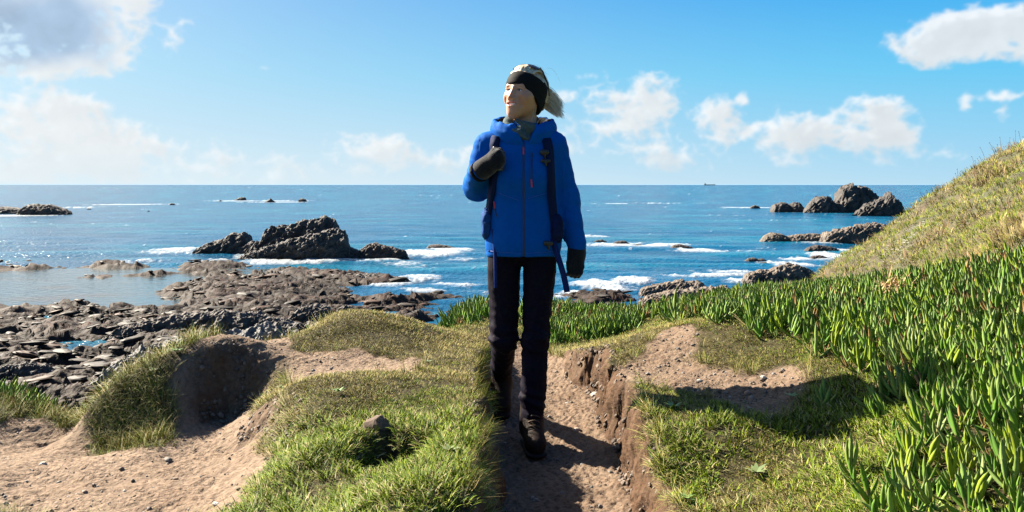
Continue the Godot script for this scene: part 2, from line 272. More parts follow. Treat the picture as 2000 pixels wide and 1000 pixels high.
const ROCKS := [
	["sea_rock", "low dark island of rock at the far left edge of the sea", 293.1, 0.50, 0, 0.20, [-165.86, 0.52, -164.31, 2.59, -162.76, 3.53, -160.86, 3.62, -159.48, 3.28, -158.10, 3.28, -156.21, 3.45, -155.00, 3.10, -153.79, 2.59, -151.90, 1.90, -150.34, 1.55, -148.79, 0.52]],
	["sea_rock", "flat dark rock tapering off beside the far left island", 303.6, 0.50, 0, 0.10, [-189.29, 0.89, -182.14, 2.32, -178.57, 2.50, -174.64, 2.14, -172.50, 1.79, -170.71, 1.61, -169.64, 0.00]],
	["sea_rock", "leaning dark rock left of the big slanted sea stack", 127.8, 0.55, 0, 0.50, [-46.77, 0.00, -46.02, 0.83, -45.04, 1.35, -42.41, 2.11, -41.65, 2.78, -41.20, 3.01, -40.60, 2.86, -39.40, 3.04, -38.87, 2.71, -38.57, 1.73, -38.35, 0.00]],
	["sea_rock", "small rock wedged between the leaning rock and the slanted stack", 125.9, 0.60, 0, 0.50, [-40.22, 0.00, -38.89, 1.33, -37.70, 1.93, -36.89, 1.85, -36.30, 1.19, -36.00, 0.00]],
	["sea_stack", "upper slab of the big slanted sea stack with a sharp crest", 122.3, 0.34, 0, 0.55, [-37.84, 0.00, -36.55, 1.15, -35.25, 2.45, -34.82, 3.24, -33.88, 4.03, -31.08, 4.46, -28.78, 5.04, -26.04, 5.47, -25.68, 5.32, -24.89, 4.82, -24.68, 4.03, -23.88, 2.16, -23.60, 0.00]],
	["sea_stack", "lower slab lying in front of the slanted sea stack", 117.2, 0.28, 0, 0.50, [-36.97, 0.00, -34.90, 1.03, -31.79, 2.07, -29.38, 2.83, -26.07, 3.52, -24.28, 4.07, -22.76, 3.86, -22.31, 3.38, -22.21, 2.62, -21.93, 1.79, -21.72, 0.00]],
	["sea_rock", "broken rock at the right foot of the slanted sea stack", 118.1, 0.45, 0, 0.50, [-26.94, 0.00, -25.56, 1.04, -23.82, 1.60, -22.71, 2.01, -22.22, 1.67, -21.11, 1.32, -20.76, 0.90, -20.62, 0.00]],
	["sea_rock", "rounded wet rock standing right of the sea stack in surf", 118.9, 0.40, 1, 0.30, [-21.54, 0.00, -20.94, 1.12, -19.72, 1.96, -18.60, 2.13, -17.27, 1.75, -15.66, 1.40, -14.79, 1.05, -13.99, 0.00]],
	["sea_rock", "low brown rock awash in foam left of the walker", 136.0, 0.35, 1, 0.20, [-13.60, 0.00, -12.96, 0.72, -11.60, 0.84, -10.24, 0.64, -9.20, 0.40, -7.36, 0.00]],
	["sea_rock", "pair of low dark humps left of the far right island", 320.8, 0.50, 0, 0.30, [95.28, 0.00, 96.42, 2.64, 99.25, 3.77, 101.32, 3.40, 102.00, 2.64, 104.15, 3.58, 106.23, 3.40, 107.55, 1.70, 108.11, 0.00]],
	["sea_rock", "rounded dark rock in front of the far right island", 314.8, 0.50, 0, 0.40, [105.19, 0.00, 108.33, 3.89, 110.37, 5.56, 112.41, 5.93, 115.19, 5.56, 116.48, 3.89, 118.52, 3.15, 122.22, 0.00]],
	["sea_rock", "highest craggy rock of the far right island", 320.8, 0.50, 0, 0.60, [117.36, 0.00, 119.43, 4.53, 120.75, 6.79, 121.13, 8.49, 123.02, 9.62, 125.38, 10.19, 127.55, 9.25, 128.49, 8.87, 130.57, 9.51, 131.51, 8.30, 133.40, 6.79, 135.47, 4.72, 137.55, 3.77, 139.62, 0.00]],
	["sea_rock", "pointed rock at the right end of the far right island", 283.3, 0.45, 0, 0.60, [111.00, 0.00, 113.67, 2.17, 116.00, 3.83, 120.33, 5.33, 122.50, 7.17, 123.33, 7.50, 124.67, 6.00, 125.83, 4.50, 126.83, 2.67, 127.33, 0.00]],
	["sea_rock", "tiny rock ringed by foam left of the far right island", 369.6, 0.50, 0, 0.20, [100.65, 0.00, 101.74, 1.09, 103.26, 1.52, 104.78, 1.09, 105.65, 0.00]],
	["sea_rock", "low brown ledge running out from the grassy hill", 153.2, 0.30, 2, 0.30, [43.51, 0.00, 44.59, 1.17, 45.68, 1.62, 47.39, 1.53, 48.38, 0.99, 50.36, 1.35, 53.33, 1.53, 55.14, 1.35, 56.31, 0.00]],
	["sea_rock", "sloping brown rock where the ledge meets the grassy hill", 150.4, 0.35, 2, 0.50, [53.10, 0.00, 54.38, 1.77, 56.37, 2.30, 60.27, 3.10, 62.21, 3.54, 63.89, 3.27, 65.93, 3.01, 67.70, 0.00]],
	["sea_rock", "dark seaweed covered rock below the brown ledge", 129.8, 0.30, 1, 0.10, [43.21, 0.00, 44.12, 0.76, 45.42, 1.15, 46.95, 0.99, 48.24, 0.69, 49.47, 0.00]],
	["sea_rock", "small dark rock awash under the seaweed covered rock", 118.1, 0.35, 1, 0.10, [39.86, 0.00, 40.83, 0.49, 41.81, 0.62, 42.71, 0.35, 43.47, 0.00]],
	["sea_rock", "wet dark rock with two bumps in the right surf", 114.9, 0.35, 1, 0.10, [30.54, 0.00, 31.22, 0.47, 31.89, 0.54, 32.43, 0.34, 33.11, 0.41, 33.85, 0.00]],
	["sea_rock", "thin dark rock awash beyond the large flat rock", 108.3, 0.30, 1, 0.10, [29.94, 0.00, 30.70, 0.45, 31.53, 0.51, 32.36, 0.25, 32.87, 0.00]],
	["sea_rock", "large flat brown rock in front of the grassy hill foot", 89.0, 0.30, 2, 0.35, [23.46, 0.00, 23.98, 0.94, 24.61, 1.20, 26.18, 1.36, 27.75, 1.88, 28.53, 2.04, 29.32, 1.88, 30.10, 1.57, 30.89, 1.15, 31.68, 0.00]],
	["sea_rock", "upper brown crag of the rocks in the cove", 79.4, 0.40, 2, 0.40, [11.54, 0.00, 11.92, 0.70, 13.27, 1.03, 14.25, 1.21, 14.95, 1.26, 15.23, 1.45, 15.70, 1.50, 15.84, 1.21, 17.15, 1.36, 17.66, 0.84, 18.22, 0.00]],
	["sea_rock", "broad tawny rock slope rising out of the cove", 70.2, 0.30, 2, 0.30, [10.17, 0.54, 10.83, 1.03, 12.40, 1.45, 14.88, 1.78, 17.11, 1.82, 18.18, 1.53, 19.42, 0.95, 20.66, 0.00]],
	["sea_rock", "small rock nearest the walker in the line of surf", 154.5, 0.40, 1, 0.20, [14.36, 0.00, 15.09, 0.36, 16.00, 0.45, 16.91, 0.00]],
	["sea_rock", "jagged reddish rock breaking the line of surf", 146.6, 0.40, 1, 0.30, [16.38, 0.00, 17.41, 0.52, 18.45, 0.78, 19.14, 0.69, 20.00, 0.00]],
	["sea_rock", "thin rock just right of the jagged reddish rock", 142.9, 0.40, 1, 0.20, [19.75, 0.00, 20.42, 0.42, 21.18, 0.34, 21.85, 0.00]],
	["sea_rock", "longest rock in the right part of the surf line", 138.2, 0.40, 1, 0.30, [24.88, 0.00, 25.61, 0.57, 26.67, 0.73, 28.05, 0.41, 29.27, 0.00]],
	["sea_rock", "lone speck of rock in the water above the cove", 123.2, 0.40, 1, 0.10, [28.55, 0.00, 29.13, 0.14, 29.86, 0.00]],
	["sea_rock", "far skerry with a notched top left of the stack", 566.7, 0.50, 0, 0.20, [-181.33, 0.00, -178.33, 1.33, -176.00, 2.33, -173.67, 1.67, -173.00, 0.00]],
	["sea_rock", "tiniest far skerry at the left end of the foam line", 531.2, 0.50, 0, 0.20, [-179.38, 0.00, -178.12, 0.94, -176.56, 0.00]],
	["sea_rock", "far skerry above the crest of the leaning rock", 500.0, 0.50, 0, 0.20, [-142.35, 0.00, -140.59, 1.18, -138.82, 2.35, -137.35, 1.18, -135.59, 0.00]],
	["sea_rock", "square far skerry at the right end of the foam line", 515.2, 0.50, 0, 0.20, [-126.67, 0.00, -125.76, 1.82, -123.94, 2.12, -122.12, 1.52, -121.21, 0.00]],
	["sea_rock", "small far rock in the white streak left of centre", 435.9, 0.50, 0, 0.20, [-172.05, 0.00, -170.77, 1.03, -169.23, 0.77, -168.46, 0.00]],
	["sea_rock", "round dark speck of rock alone in the left sea", 326.9, 0.50, 0, 0.20, [-137.31, 0.00, -136.54, 0.58, -135.77, 0.00]],
	["sea_rock", "pair of specks just right of the far left island", 354.2, 0.50, 0, 0.10, [-173.33, 0.00, -172.50, 0.62, -171.46, 0.42, -171.04, 0.00]],
	["boulder", "largest boulder on the reef, dark side towards the camera", 60.9, 0.55, 3, 0.40, [-15.91, 0.00, -15.66, 0.65, -15.23, 1.33, -14.52, 1.58, -13.62, 1.72, -12.90, 1.51, -12.62, 1.00, -12.47, 0.00]],
	["boulder", "pale split boulder right of the largest boulder", 63.7, 0.55, 3, 0.70, [-13.26, 0.00, -13.00, 0.67, -12.66, 1.12, -12.06, 1.27, -11.61, 1.12, -11.35, 0.60, -11.20, 0.00]],
	["boulder", "flat topped block at the seaward edge of the reef", 96.0, 0.35, 3, 0.10, [-25.99, 0.00, -25.65, 0.56, -24.86, 0.73, -23.45, 0.62, -22.32, 0.40, -21.92, 0.00]],
	["boulder", "long flat pale slab at the right end of the reef", 90.4, 0.22, 3, 0.15, [-18.62, 0.00, -17.66, 0.48, -15.96, 0.85, -14.63, 0.85, -12.77, 0.59, -10.90, 0.43, -10.64, 0.00]],
	["boulder", "dark humped boulder beside the lagoon", 71.1, 0.40, 3, 0.20, [-35.15, 0.00, -34.73, 0.33, -34.31, 0.50, -33.81, 0.33, -33.47, 0.00]],
	["boulder", "long layered ridge of rock across the middle reef", 56.9, 0.20, 3, 0.35, [-26.76, 0.00, -25.75, 0.67, -23.75, 1.27, -21.40, 1.67, -19.06, 1.81, -16.72, 1.61, -14.72, 1.17, -13.38, 0.67, -12.54, 0.00]],
	["boulder", "dark layered outcrop at the lower left of the reef", 42.0, 0.35, 4, 0.30, [-25.68, 0.00, -24.69, 1.33, -23.70, 1.48, -22.59, 1.43, -22.32, 1.09, -22.10, 0.59, -21.78, 0.00]],
	["boulder", "pale grey layered slab sloping below the turf mound", 39.6, 0.30, 5, 0.45, [-19.81, 0.00, -19.11, 1.05, -17.95, 1.98, -16.32, 2.80, -14.45, 3.15, -12.82, 3.38, -11.66, 3.50, -10.61, 3.50, -9.32, 3.03, -8.39, 2.10]],
	["boulder", "dark overhanging ledge at the right end of the grey slab", 50.1, 0.30, 4, 0.30, [-16.52, 0.00, -15.63, 0.94, -14.16, 1.77, -12.39, 2.12, -11.06, 2.01, -10.32, 1.33, -10.03, 0.00]],
	["boulder", "low grey boulder beside the small tide pool", 44.3, 0.40, 5, 0.30, [-23.18, -0.31, -22.79, 0.21, -22.14, 0.44, -21.48, 0.34, -20.96, 0.00, -20.57, -0.39]],
	["boulder", "dark pointed boulder close behind the left turf", 38.7, 0.50, 4, 0.50, [-20.62, 0.00, -20.09, 0.57, -19.59, 0.80, -19.02, 0.64, -18.56, 0.00]],
]
const FOAM := [[-163.3, 283.3, 21.7, 11.3, 1.0], [-193.2, 386.4, 13.6, 16.8, 0.8], [-192.1, 447.4, 23.7, 18.1, 1.0], [-205.1, 435.9, 15.4, 13.0, 0.7], [-161.3, 548.4, 45.2, 23.7, 0.9], [-135.3, 500.0, 26.5, 17.0, 0.9], [-136.7, 566.7, 20.0, 21.8, 0.6], [-51.2, 131.8, 5.4, 8.6, 0.8], [-45.8, 129.8, 4.6, 5.7, 0.7], [-37.4, 122.3, 2.9, 5.1, 0.8], [-29.1, 112.6, 7.3, 4.3, 0.9], [-33.1, 117.2, 4.1, 3.9, 0.8], [-23.8, 115.6, 5.4, 3.8, 0.9], [-17.8, 116.4, 4.8, 4.6, 0.9], [-12.6, 125.9, 6.7, 7.0, 1.0], [-9.4, 133.9, 4.7, 5.1, 1.0], [-13.0, 110.4, 5.2, 3.5, 0.6], [-6.9, 118.1, 4.2, 4.0, 0.6], [-50.3, 114.1, 8.1, 3.7, 0.5], [-59.9, 115.6, 6.8, 3.1, 0.3], [-39.5, 115.6, 4.1, 3.1, 0.6], [-9.8, 92.4, 3.3, 3.8, 0.7], [-7.2, 87.6, 3.1, 2.6, 0.6], [-11.3, 106.9, 3.8, 3.3, 0.5], [-12.1, 85.4, 3.0, 2.1, 0.7], [-8.1, 81.3, 2.9, 1.9, 0.6], [-5.0, 85.4, 2.5, 2.1, 0.5], [16.0, 170.0, 5.0, 4.1, 1.0], [17.1, 145.3, 7.7, 4.8, 1.0], [23.5, 142.9, 6.7, 4.6, 1.0], [28.3, 133.9, 5.5, 4.1, 1.0], [31.0, 131.8, 3.1, 3.0, 0.8], [69.4, 472.2, 55.6, 15.2, 0.6], [104.5, 386.4, 13.6, 13.6, 1.0], [105.7, 320.8, 17.0, 7.1, 0.6], [72.5, 246.4, 18.8, 3.5, 0.4], [76.3, 288.1, 20.3, 4.8, 0.4], [9.1, 86.3, 4.1, 3.8, 1.0], [6.2, 80.6, 2.8, 2.2, 1.0], [12.6, 89.0, 2.6, 2.7, 0.9], [10.3, 83.3, 2.5, 2.4, 0.9], [18.4, 95.0, 3.4, 2.6, 0.6], [22.6, 96.0, 4.0, 3.1, 1.0], [25.4, 100.6, 3.6, 2.9, 0.9], [22.3, 102.4, 3.6, 1.8, 0.5], [26.3, 95.0, 2.2, 2.6, 0.7], [39.6, 118.1, 4.9, 4.7, 1.0], [44.6, 122.3, 3.6, 5.1, 1.0], [34.4, 112.6, 4.0, 2.9, 0.8], [35.2, 106.9, 3.8, 2.6, 0.7], [35.7, 131.8, 4.7, 3.0, 0.5], [40.3, 137.1, 3.2, 3.2, 0.4], [49.6, 131.8, 2.3, 5.9, 0.8], [23.3, 89.9, 2.1, 1.9, 0.6], [52.6, 149.1, 5.3, 2.6, 0.5], [0.0, 79.4, 3.3, 1.5, 0.5], [-2.4, 81.3, 2.9, 1.5, 0.4], [3.6, 76.6, 1.8, 1.4, 0.6], [-31.2, 156.0, 3.7, 1.4, 0.3], [0.0, 106.9, 18.9, 2.0, 0.2]]
const ICE := [[1.215, 6.661, 0.993, 4.893, 1.099, 4.448, 1.188, 4.206, 1.328, 4.105, 1.292, 3.661, 1.290, 3.322, 1.205, 2.926, 1.109, 2.618, 0.971, 2.357, 1.200, 1.200, 7.000, 1.200, 7.000, 10.000, 2.600, 10.000, 1.600, 9.200, 1.250, 8.000], [0.263, 5.738, 0.542, 5.757, 0.857, 6.071, 1.164, 6.774, 1.200, 8.300, 0.800, 9.300, 0.200, 9.300, 0.120, 7.000, 0.200, 6.000], [-0.711, 6.534, -0.632, 7.165, -0.444, 7.540, -0.213, 7.532, -0.187, 6.622, -0.374, 6.352], [-4.000, 4.300, -2.450, 4.450, -2.300, 4.750, -2.450, 5.300, -4.000, 5.600]]

# ---------------------------------------------------------------- the land
# The lie of the land is a thin-plate surface through surveyed points, kept on a coarse grid; the trodden trench, scarps and grain are cut into it.
const GX0 := -6.0
const GX1 := 8.0
const GD0 := 1.0
const GD1 := 13.0
const GS := 0.06
var gnx := 0
var gnd := 0
var g_h := PackedFloat32Array()
var g_b := PackedFloat32Array()
const TRENCH := [[1.0, -0.08, 0.46], [2.6, -0.06, 0.45], [3.14, -0.055, 0.43], [3.5, -0.07, 0.455], [3.8, -0.09, 0.43], [4.05, -0.10, 0.385], [4.25, -0.12, 0.42], [4.5, -0.12, 0.43], [4.75, -0.10, 0.36], [5.2, -0.06, 0.24], [5.7, -0.03, 0.16], [6.3, 0.0, 0.10], [7.0, 0.03, 0.06]]

func survey() -> void:
	var n := LAND.size()
	var m := n + 3
	var a := []
	for i in m:
		var row := PackedFloat64Array()
		row.resize(m + 1)
		a.append(row)
	for i in n:
		for j in n:
			var dx: float = LAND[i][0] - LAND[j][0]
			var dd: float = LAND[i][1] - LAND[j][1]
			var r2 := dx * dx + dd * dd
			a[i][j] = r2 * log(r2) if r2 > 1e-9 else 0.0
		a[i][i] = -0.012
		a[i][n] = 1.0
		a[i][n + 1] = LAND[i][0]
		a[i][n + 2] = LAND[i][1]
		a[n][i] = 1.0
		a[n + 1][i] = LAND[i][0]
		a[n + 2][i] = LAND[i][1]
		a[i][m] = LAND[i][2]
	for c in m:
		var best := c
		for r in range(c + 1, m):
			if absf(a[r][c]) > absf(a[best][c]): best = r
		var swap = a[c]
		a[c] = a[best]
		a[best] = swap
		var pr: PackedFloat64Array = a[c]
		for r in range(c + 1, m):
			var row: PackedFloat64Array = a[r]
			var f := row[c] / pr[c]
			if f == 0.0:
				continue
			for k in range(c, m + 1):
				row[k] -= f * pr[k]
			a[r] = row
	var w := PackedFloat64Array()
	w.resize(m)
	for c in range(m - 1, -1, -1):
		var s: float = a[c][m]
		for k in range(c + 1, m):
			s -= a[c][k] * w[k]
		w[c] = s / a[c][c]
	gnx = int((GX1 - GX0) / GS) + 2
	gnd = int((GD1 - GD0) / GS) + 2
	var step := 2
	g_h.resize(gnx * gnd)
	g_b.resize(gnx * gnd)
	var px := PackedFloat64Array()
	var pd := PackedFloat64Array()
	for q in LAND:
		px.append(q[0])
		pd.append(q[1])
	for j in range(0, gnd, 1):
		var d := GD0 + j * GS
		for i in range(0, gnx, 1):
			var x := GX0 + i * GS
			var coarse := x < -3.2 or x > 3.2 or d > 7.2
			if coarse and (i % 4 != 0 or j % 4 != 0) and i < gnx - 4 and j < gnd - 4:
				g_h[j * gnx + i] = NAN
				continue
			var s := w[n] + w[n + 1] * x + w[n + 2] * d
			for k in n:
				var ax := x - px[k]
				var ad := d - pd[k]
				var r2 := ax * ax + ad * ad
				if r2 > 1e-9: s += w[k] * r2 * log(r2)
			g_h[j * gnx + i] = s
	for j in gnd:
		for i in gnx:
			if is_nan(g_h[j * gnx + i]):
				var i0 := i - i % 4
				var j0 := j - j % 4
				var i1 := mini(i0 + 4, gnx - 1)
				var j1 := mini(j0 + 4, gnd - 1)
				var fx := float(i - i0) / (i1 - i0)
				var fd := float(j - j0) / (j1 - j0)
				g_h[j * gnx + i] = lerpf(lerpf(g_h[j0 * gnx + i0], g_h[j0 * gnx + i1], fx), lerpf(g_h[j1 * gnx + i0], g_h[j1 * gnx + i1], fx), fd)
	# signed distance to the bare earth outlines, positive inside
	for j in gnd:
		var d := GD0 + j * GS
		for i in gnx:
			var x := GX0 + i * GS
			var v := -1.0
			if d < 5.6 and x > -3.4 and x < 2.4:
				for poly in BARE:
					v = maxf(v, poly_in(poly, x, d))
			g_b[j * gnx + i] = v

func poly_in(p: Array, x: float, d: float) -> float:
	var n := p.size() / 2
	var inside := false
	var best := 1e9
	var ax: float = p[2 * n - 2]
	var ad: float = p[2 * n - 1]
	for k in n:
		var bx: float = p[2 * k]
		var bd: float = p[2 * k + 1]
		if (ad > d) != (bd > d) and x < (bx - ax) * (d - ad) / (bd - ad) + ax:
			inside = not inside
		var ex := bx - ax
		var ed := bd - ad
		var t := clampf(((x - ax) * ex + (d - ad) * ed) / (ex * ex + ed * ed + 1e-9), 0.0, 1.0)
		var qx := x - ax - ex * t
		var qd := d - ad - ed * t
		best = minf(best, qx * qx + qd * qd)
		ax = bx
		ad = bd
	return sqrt(best) if inside else -sqrt(best)

func sample(g: PackedFloat32Array, x: float, d: float) -> float:
	var fx := clampf((x - GX0) / GS, 0.0, gnx - 1.001)
	var fd := clampf((d - GD0) / GS, 0.0, gnd - 1.001)
	var i := int(fx)
	var j := int(fd)
	fx -= i
	fd -= j
	var k := j * gnx + i
	return lerpf(lerpf(g[k], g[k + 1], fx), lerpf(g[k + gnx], g[k + gnx + 1], fx), fd)

func trench_at(d: float) -> Vector2:
	var k := 0
	while k < TRENCH.size() - 2 and TRENCH[k + 1][0] < d:
		k += 1
	var f := clampf((d - TRENCH[k][0]) / (TRENCH[k + 1][0] - TRENCH[k][0]), 0.0, 1.0)
	return Vector2(lerpf(TRENCH[k][1], TRENCH[k + 1][1], f), lerpf(TRENCH[k][2], TRENCH[k + 1][2], f))

func floor_at(d: float) -> float:
	if d < 3.5: return 0.0
	if d < 4.2: return lerpf(0.0, 0.045, (d - 3.5) / 0.7)
	return lerpf(0.045, 0.11, clampf((d - 4.2) / 1.4, 0.0, 1.0))

var land_in_trench := 0.0
# height of the land above the path at (x, D); land_in_trench tells how far the point is inside the trodden trench
func land(x: float, d: float) -> float:
	var h := sample(g_h, x, d)
	if x < GX0: h -= (GX0 - x) * 0.45
	if x > GX1: h += (x - GX1) * 0.15 * clampf((12.0 - d) / 10.0, -1.0, 1.0)
	if d > GD1: h -= (d - GD1) * 0.55
	h += n_big.get_noise_2d(x, d) * 0.03
	# the little turf scarp in the middle of the mound
	var sx := absf(x + 0.40 + n_mid.get_noise_2d(d * 0.8, 3.0) * 0.05) / 0.165
	if sx < 1.0 and d > 2.6 and d < 3.4:
		var wob2 := n_mid.get_noise_2d(x * 1.6, 7.0) * 0.10
		var lat := smoothstep(1.0, 0.45 if x < -0.40 else 0.2, sx)
		h -= 0.135 * lat * smoothstep(2.70, 3.05, d) * (1.0 - smoothstep(3.09, 3.20, d + wob2))
	land_in_trench = 0.0
	if d < 6.6 and x > -0.5 and x < 0.9:
		var t := trench_at(d)
		var wob := n_mid.get_noise_2d(x * 0.35, d * 0.55) * 0.06
		var out := maxf((t.x - x) / 0.055, (x - t.y) / 0.085) + wob / 0.07
		var f := smoothstep(0.0, 1.0, out)
		var fl := floor_at(d)
		fl += 0.03 * pow(absf((x - (t.x + t.y) * 0.5) / ((t.y - t.x) * 0.5)), 2.0) * (1.0 - f)
		var fade := smoothstep(5.2, 6.5, d)
		land_in_trench = (1.0 - f) * (1.0 - fade)
		h = lerpf(lerpf(minf(fl, h), h, f), h, fade)
	return maxf(h, -LAND_Y - 0.6)

func bare_at(x: float, d: float) -> float:
	var b := sample(g_b, maxf(x, -3.0), d) + n_mid.get_noise_2d(x * 0.6 + 9.0, d * 0.6) * 0.07 + n_fine.get_noise_2d(x, d) * 0.02
	return smoothstep(-0.03, 0.03, b)

# the shaggy flank of the left mound keeps its turf however steep it is
func turfless(x: float, d: float) -> float:
	if absf(x + 0.4) < 0.2 and d > 2.7 and d < 3.3: return 0.0
	return smoothstep(-1.58, -1.46, x + (d - 4.1) * 0.35) if x > -2.4 and x < -1.2 and d > 3.8 and d < 5.2 else 1.0

func lines(spans: Array) -> PackedFloat32Array:
	# [from, to, step] spans joined
	var r := PackedFloat32Array()
	for s in spans:
		var x: float = s[0]
		while x < s[1] - 1e-4:
			r.append(x)
			x += s[2]
	r.append(spans[-1][1])
	return r

func build_land() -> void:
	survey()
	var xs := lines([[-40, -12, 4], [-12, -6, 1.0], [-6, -2.9, 0.1], [-2.9, -0.2, 0.018], [-0.2, 0.02, 0.006], [0.02, 0.22, 0.016], [0.22, 0.58, 0.006], [0.58, 2.7, 0.018], [2.7, 8, 0.1], [8, 14, 1.0], [14, 40, 4]])
	var ds := lines([[-30, -6, 4], [-6, 1.2, 0.6], [1.2, 2.0, 0.1]])
	var d := 2.05
	while d < 8.2:
		ds.append(d)
		d += d * 0.0045
	while d < 12.0:
		ds.append(d)
		d += 0.06
	while d < 38.0:
		ds.append(d)
		d += 1.0
	var nx := xs.size()
	var nd := ds.size()
	var p := PackedVector3Array()
	var c := PackedColorArray()
	var bare := PackedFloat32Array()
	var trod := PackedFloat32Array()
	trod.resize(nx * nd)
	p.resize(nx * nd)
	c.resize(nx * nd)
	bare.resize(nx * nd)
	for j in nd:
		d = ds[j]
		for i in nx:
			var x := xs[i]
			var k := j * nx + i
			p[k] = Vector3(x, LAND_Y + land(x, d), -d)
			trod[k] = land_in_trench
			var b := 0.0
			if x > -3.2 and x < 2.7 and d > 1.2 and d < 8.0:
				b = maxf(bare_at(x, d), smoothstep(0.25, 0.6, land_in_trench))
			bare[k] = b
	var col_dry := Vector3(0.217, 0.162, 0.118)
	var col_damp := Vector3(0.078, 0.047, 0.029)
	var col_turf := Vector3(0.048, 0.042, 0.019)
	var q := p.duplicate()
	for j in range(1, nd - 1):
		for i in range(1, nx - 1):
			var k := j * nx + i
			var v := p[k]
			var near := v.x > -3.2 and v.x < 2.7 and ds[j] > 1.8 and ds[j] < 8.0
			var n := (p[k + 1] - p[k - 1]).cross(p[k + nx] - p[k - nx]).normalized()
			var steep := smoothstep(0.86, 0.62, n.y) * turfless(v.x, ds[j])
			var b := maxf(bare[k], steep * (1.0 if near else 0.3))
			bare[k] = b
			var g1 := n_mid.get_noise_3dv(v)
			if near:
				var amp := b * (0.008 + 0.024 * steep)
				var g2 := n_fine.get_noise_3dv(v)
				var rid := n_ridge.get_noise_3d(v.x * 8.0, v.y * 11.0, v.z * 8.0)
				q[k] = v + n * (g2 * (0.004 + 0.009 * b) + g1 * amp + rid * steep * b * 0.010 + n_mid.get_noise_3dv(v * 2.6) * b * (0.004 + 0.016 * steep))
				g1 += g2 * 0.6
			# damp, darker soil is matter of its own: it lies on the freshly broken faces and in patches
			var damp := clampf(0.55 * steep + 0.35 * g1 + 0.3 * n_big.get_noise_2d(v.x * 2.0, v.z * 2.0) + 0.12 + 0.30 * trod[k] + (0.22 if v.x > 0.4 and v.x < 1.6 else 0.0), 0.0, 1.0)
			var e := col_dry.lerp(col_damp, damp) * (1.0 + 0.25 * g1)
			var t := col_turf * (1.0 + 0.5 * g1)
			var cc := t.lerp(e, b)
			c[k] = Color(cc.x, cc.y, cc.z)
	for i in nx:
		c[i] = c[nx + i]
		c[(nd - 1) * nx + i] = c[(nd - 2) * nx + i]
	for j in nd:
		c[j * nx] = c[j * nx + 1]
		c[j * nx + nx - 1] = c[j * nx + nx - 2]
	var grain := noise_tex(0.02, 5, 40, [Color(0.40, 0.37, 0.35), Color(0.80, 0.78, 0.76), Color(0.95, 0.94, 0.93), Color(1, 1, 1)], 1024)
	var bump := noise_tex(0.03, 5, 41, [], 1024, true, 7.0)
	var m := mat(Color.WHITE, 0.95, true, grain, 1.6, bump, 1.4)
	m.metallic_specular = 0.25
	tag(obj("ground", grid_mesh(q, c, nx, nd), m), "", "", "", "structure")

# ---------------------------------------------------------------- sea and shore
var foam_bins := {}

func foam_at(x: float, d: float) -> float:
	var key := Vector2i(int(floor(x / 12.0)), int(floor(d / 12.0)))
	if not foam_bins.has(key):
		return 0.0
	var v := 0.0
	for f in foam_bins[key]:
		var a: float = (x - f[0]) / f[2]
		var b: float = (d - f[1]) / f[3]
		var r := a * a + b * b
		if r < 1.0:
			v = maxf(v, f[4] * (1.0 - r))
	return v

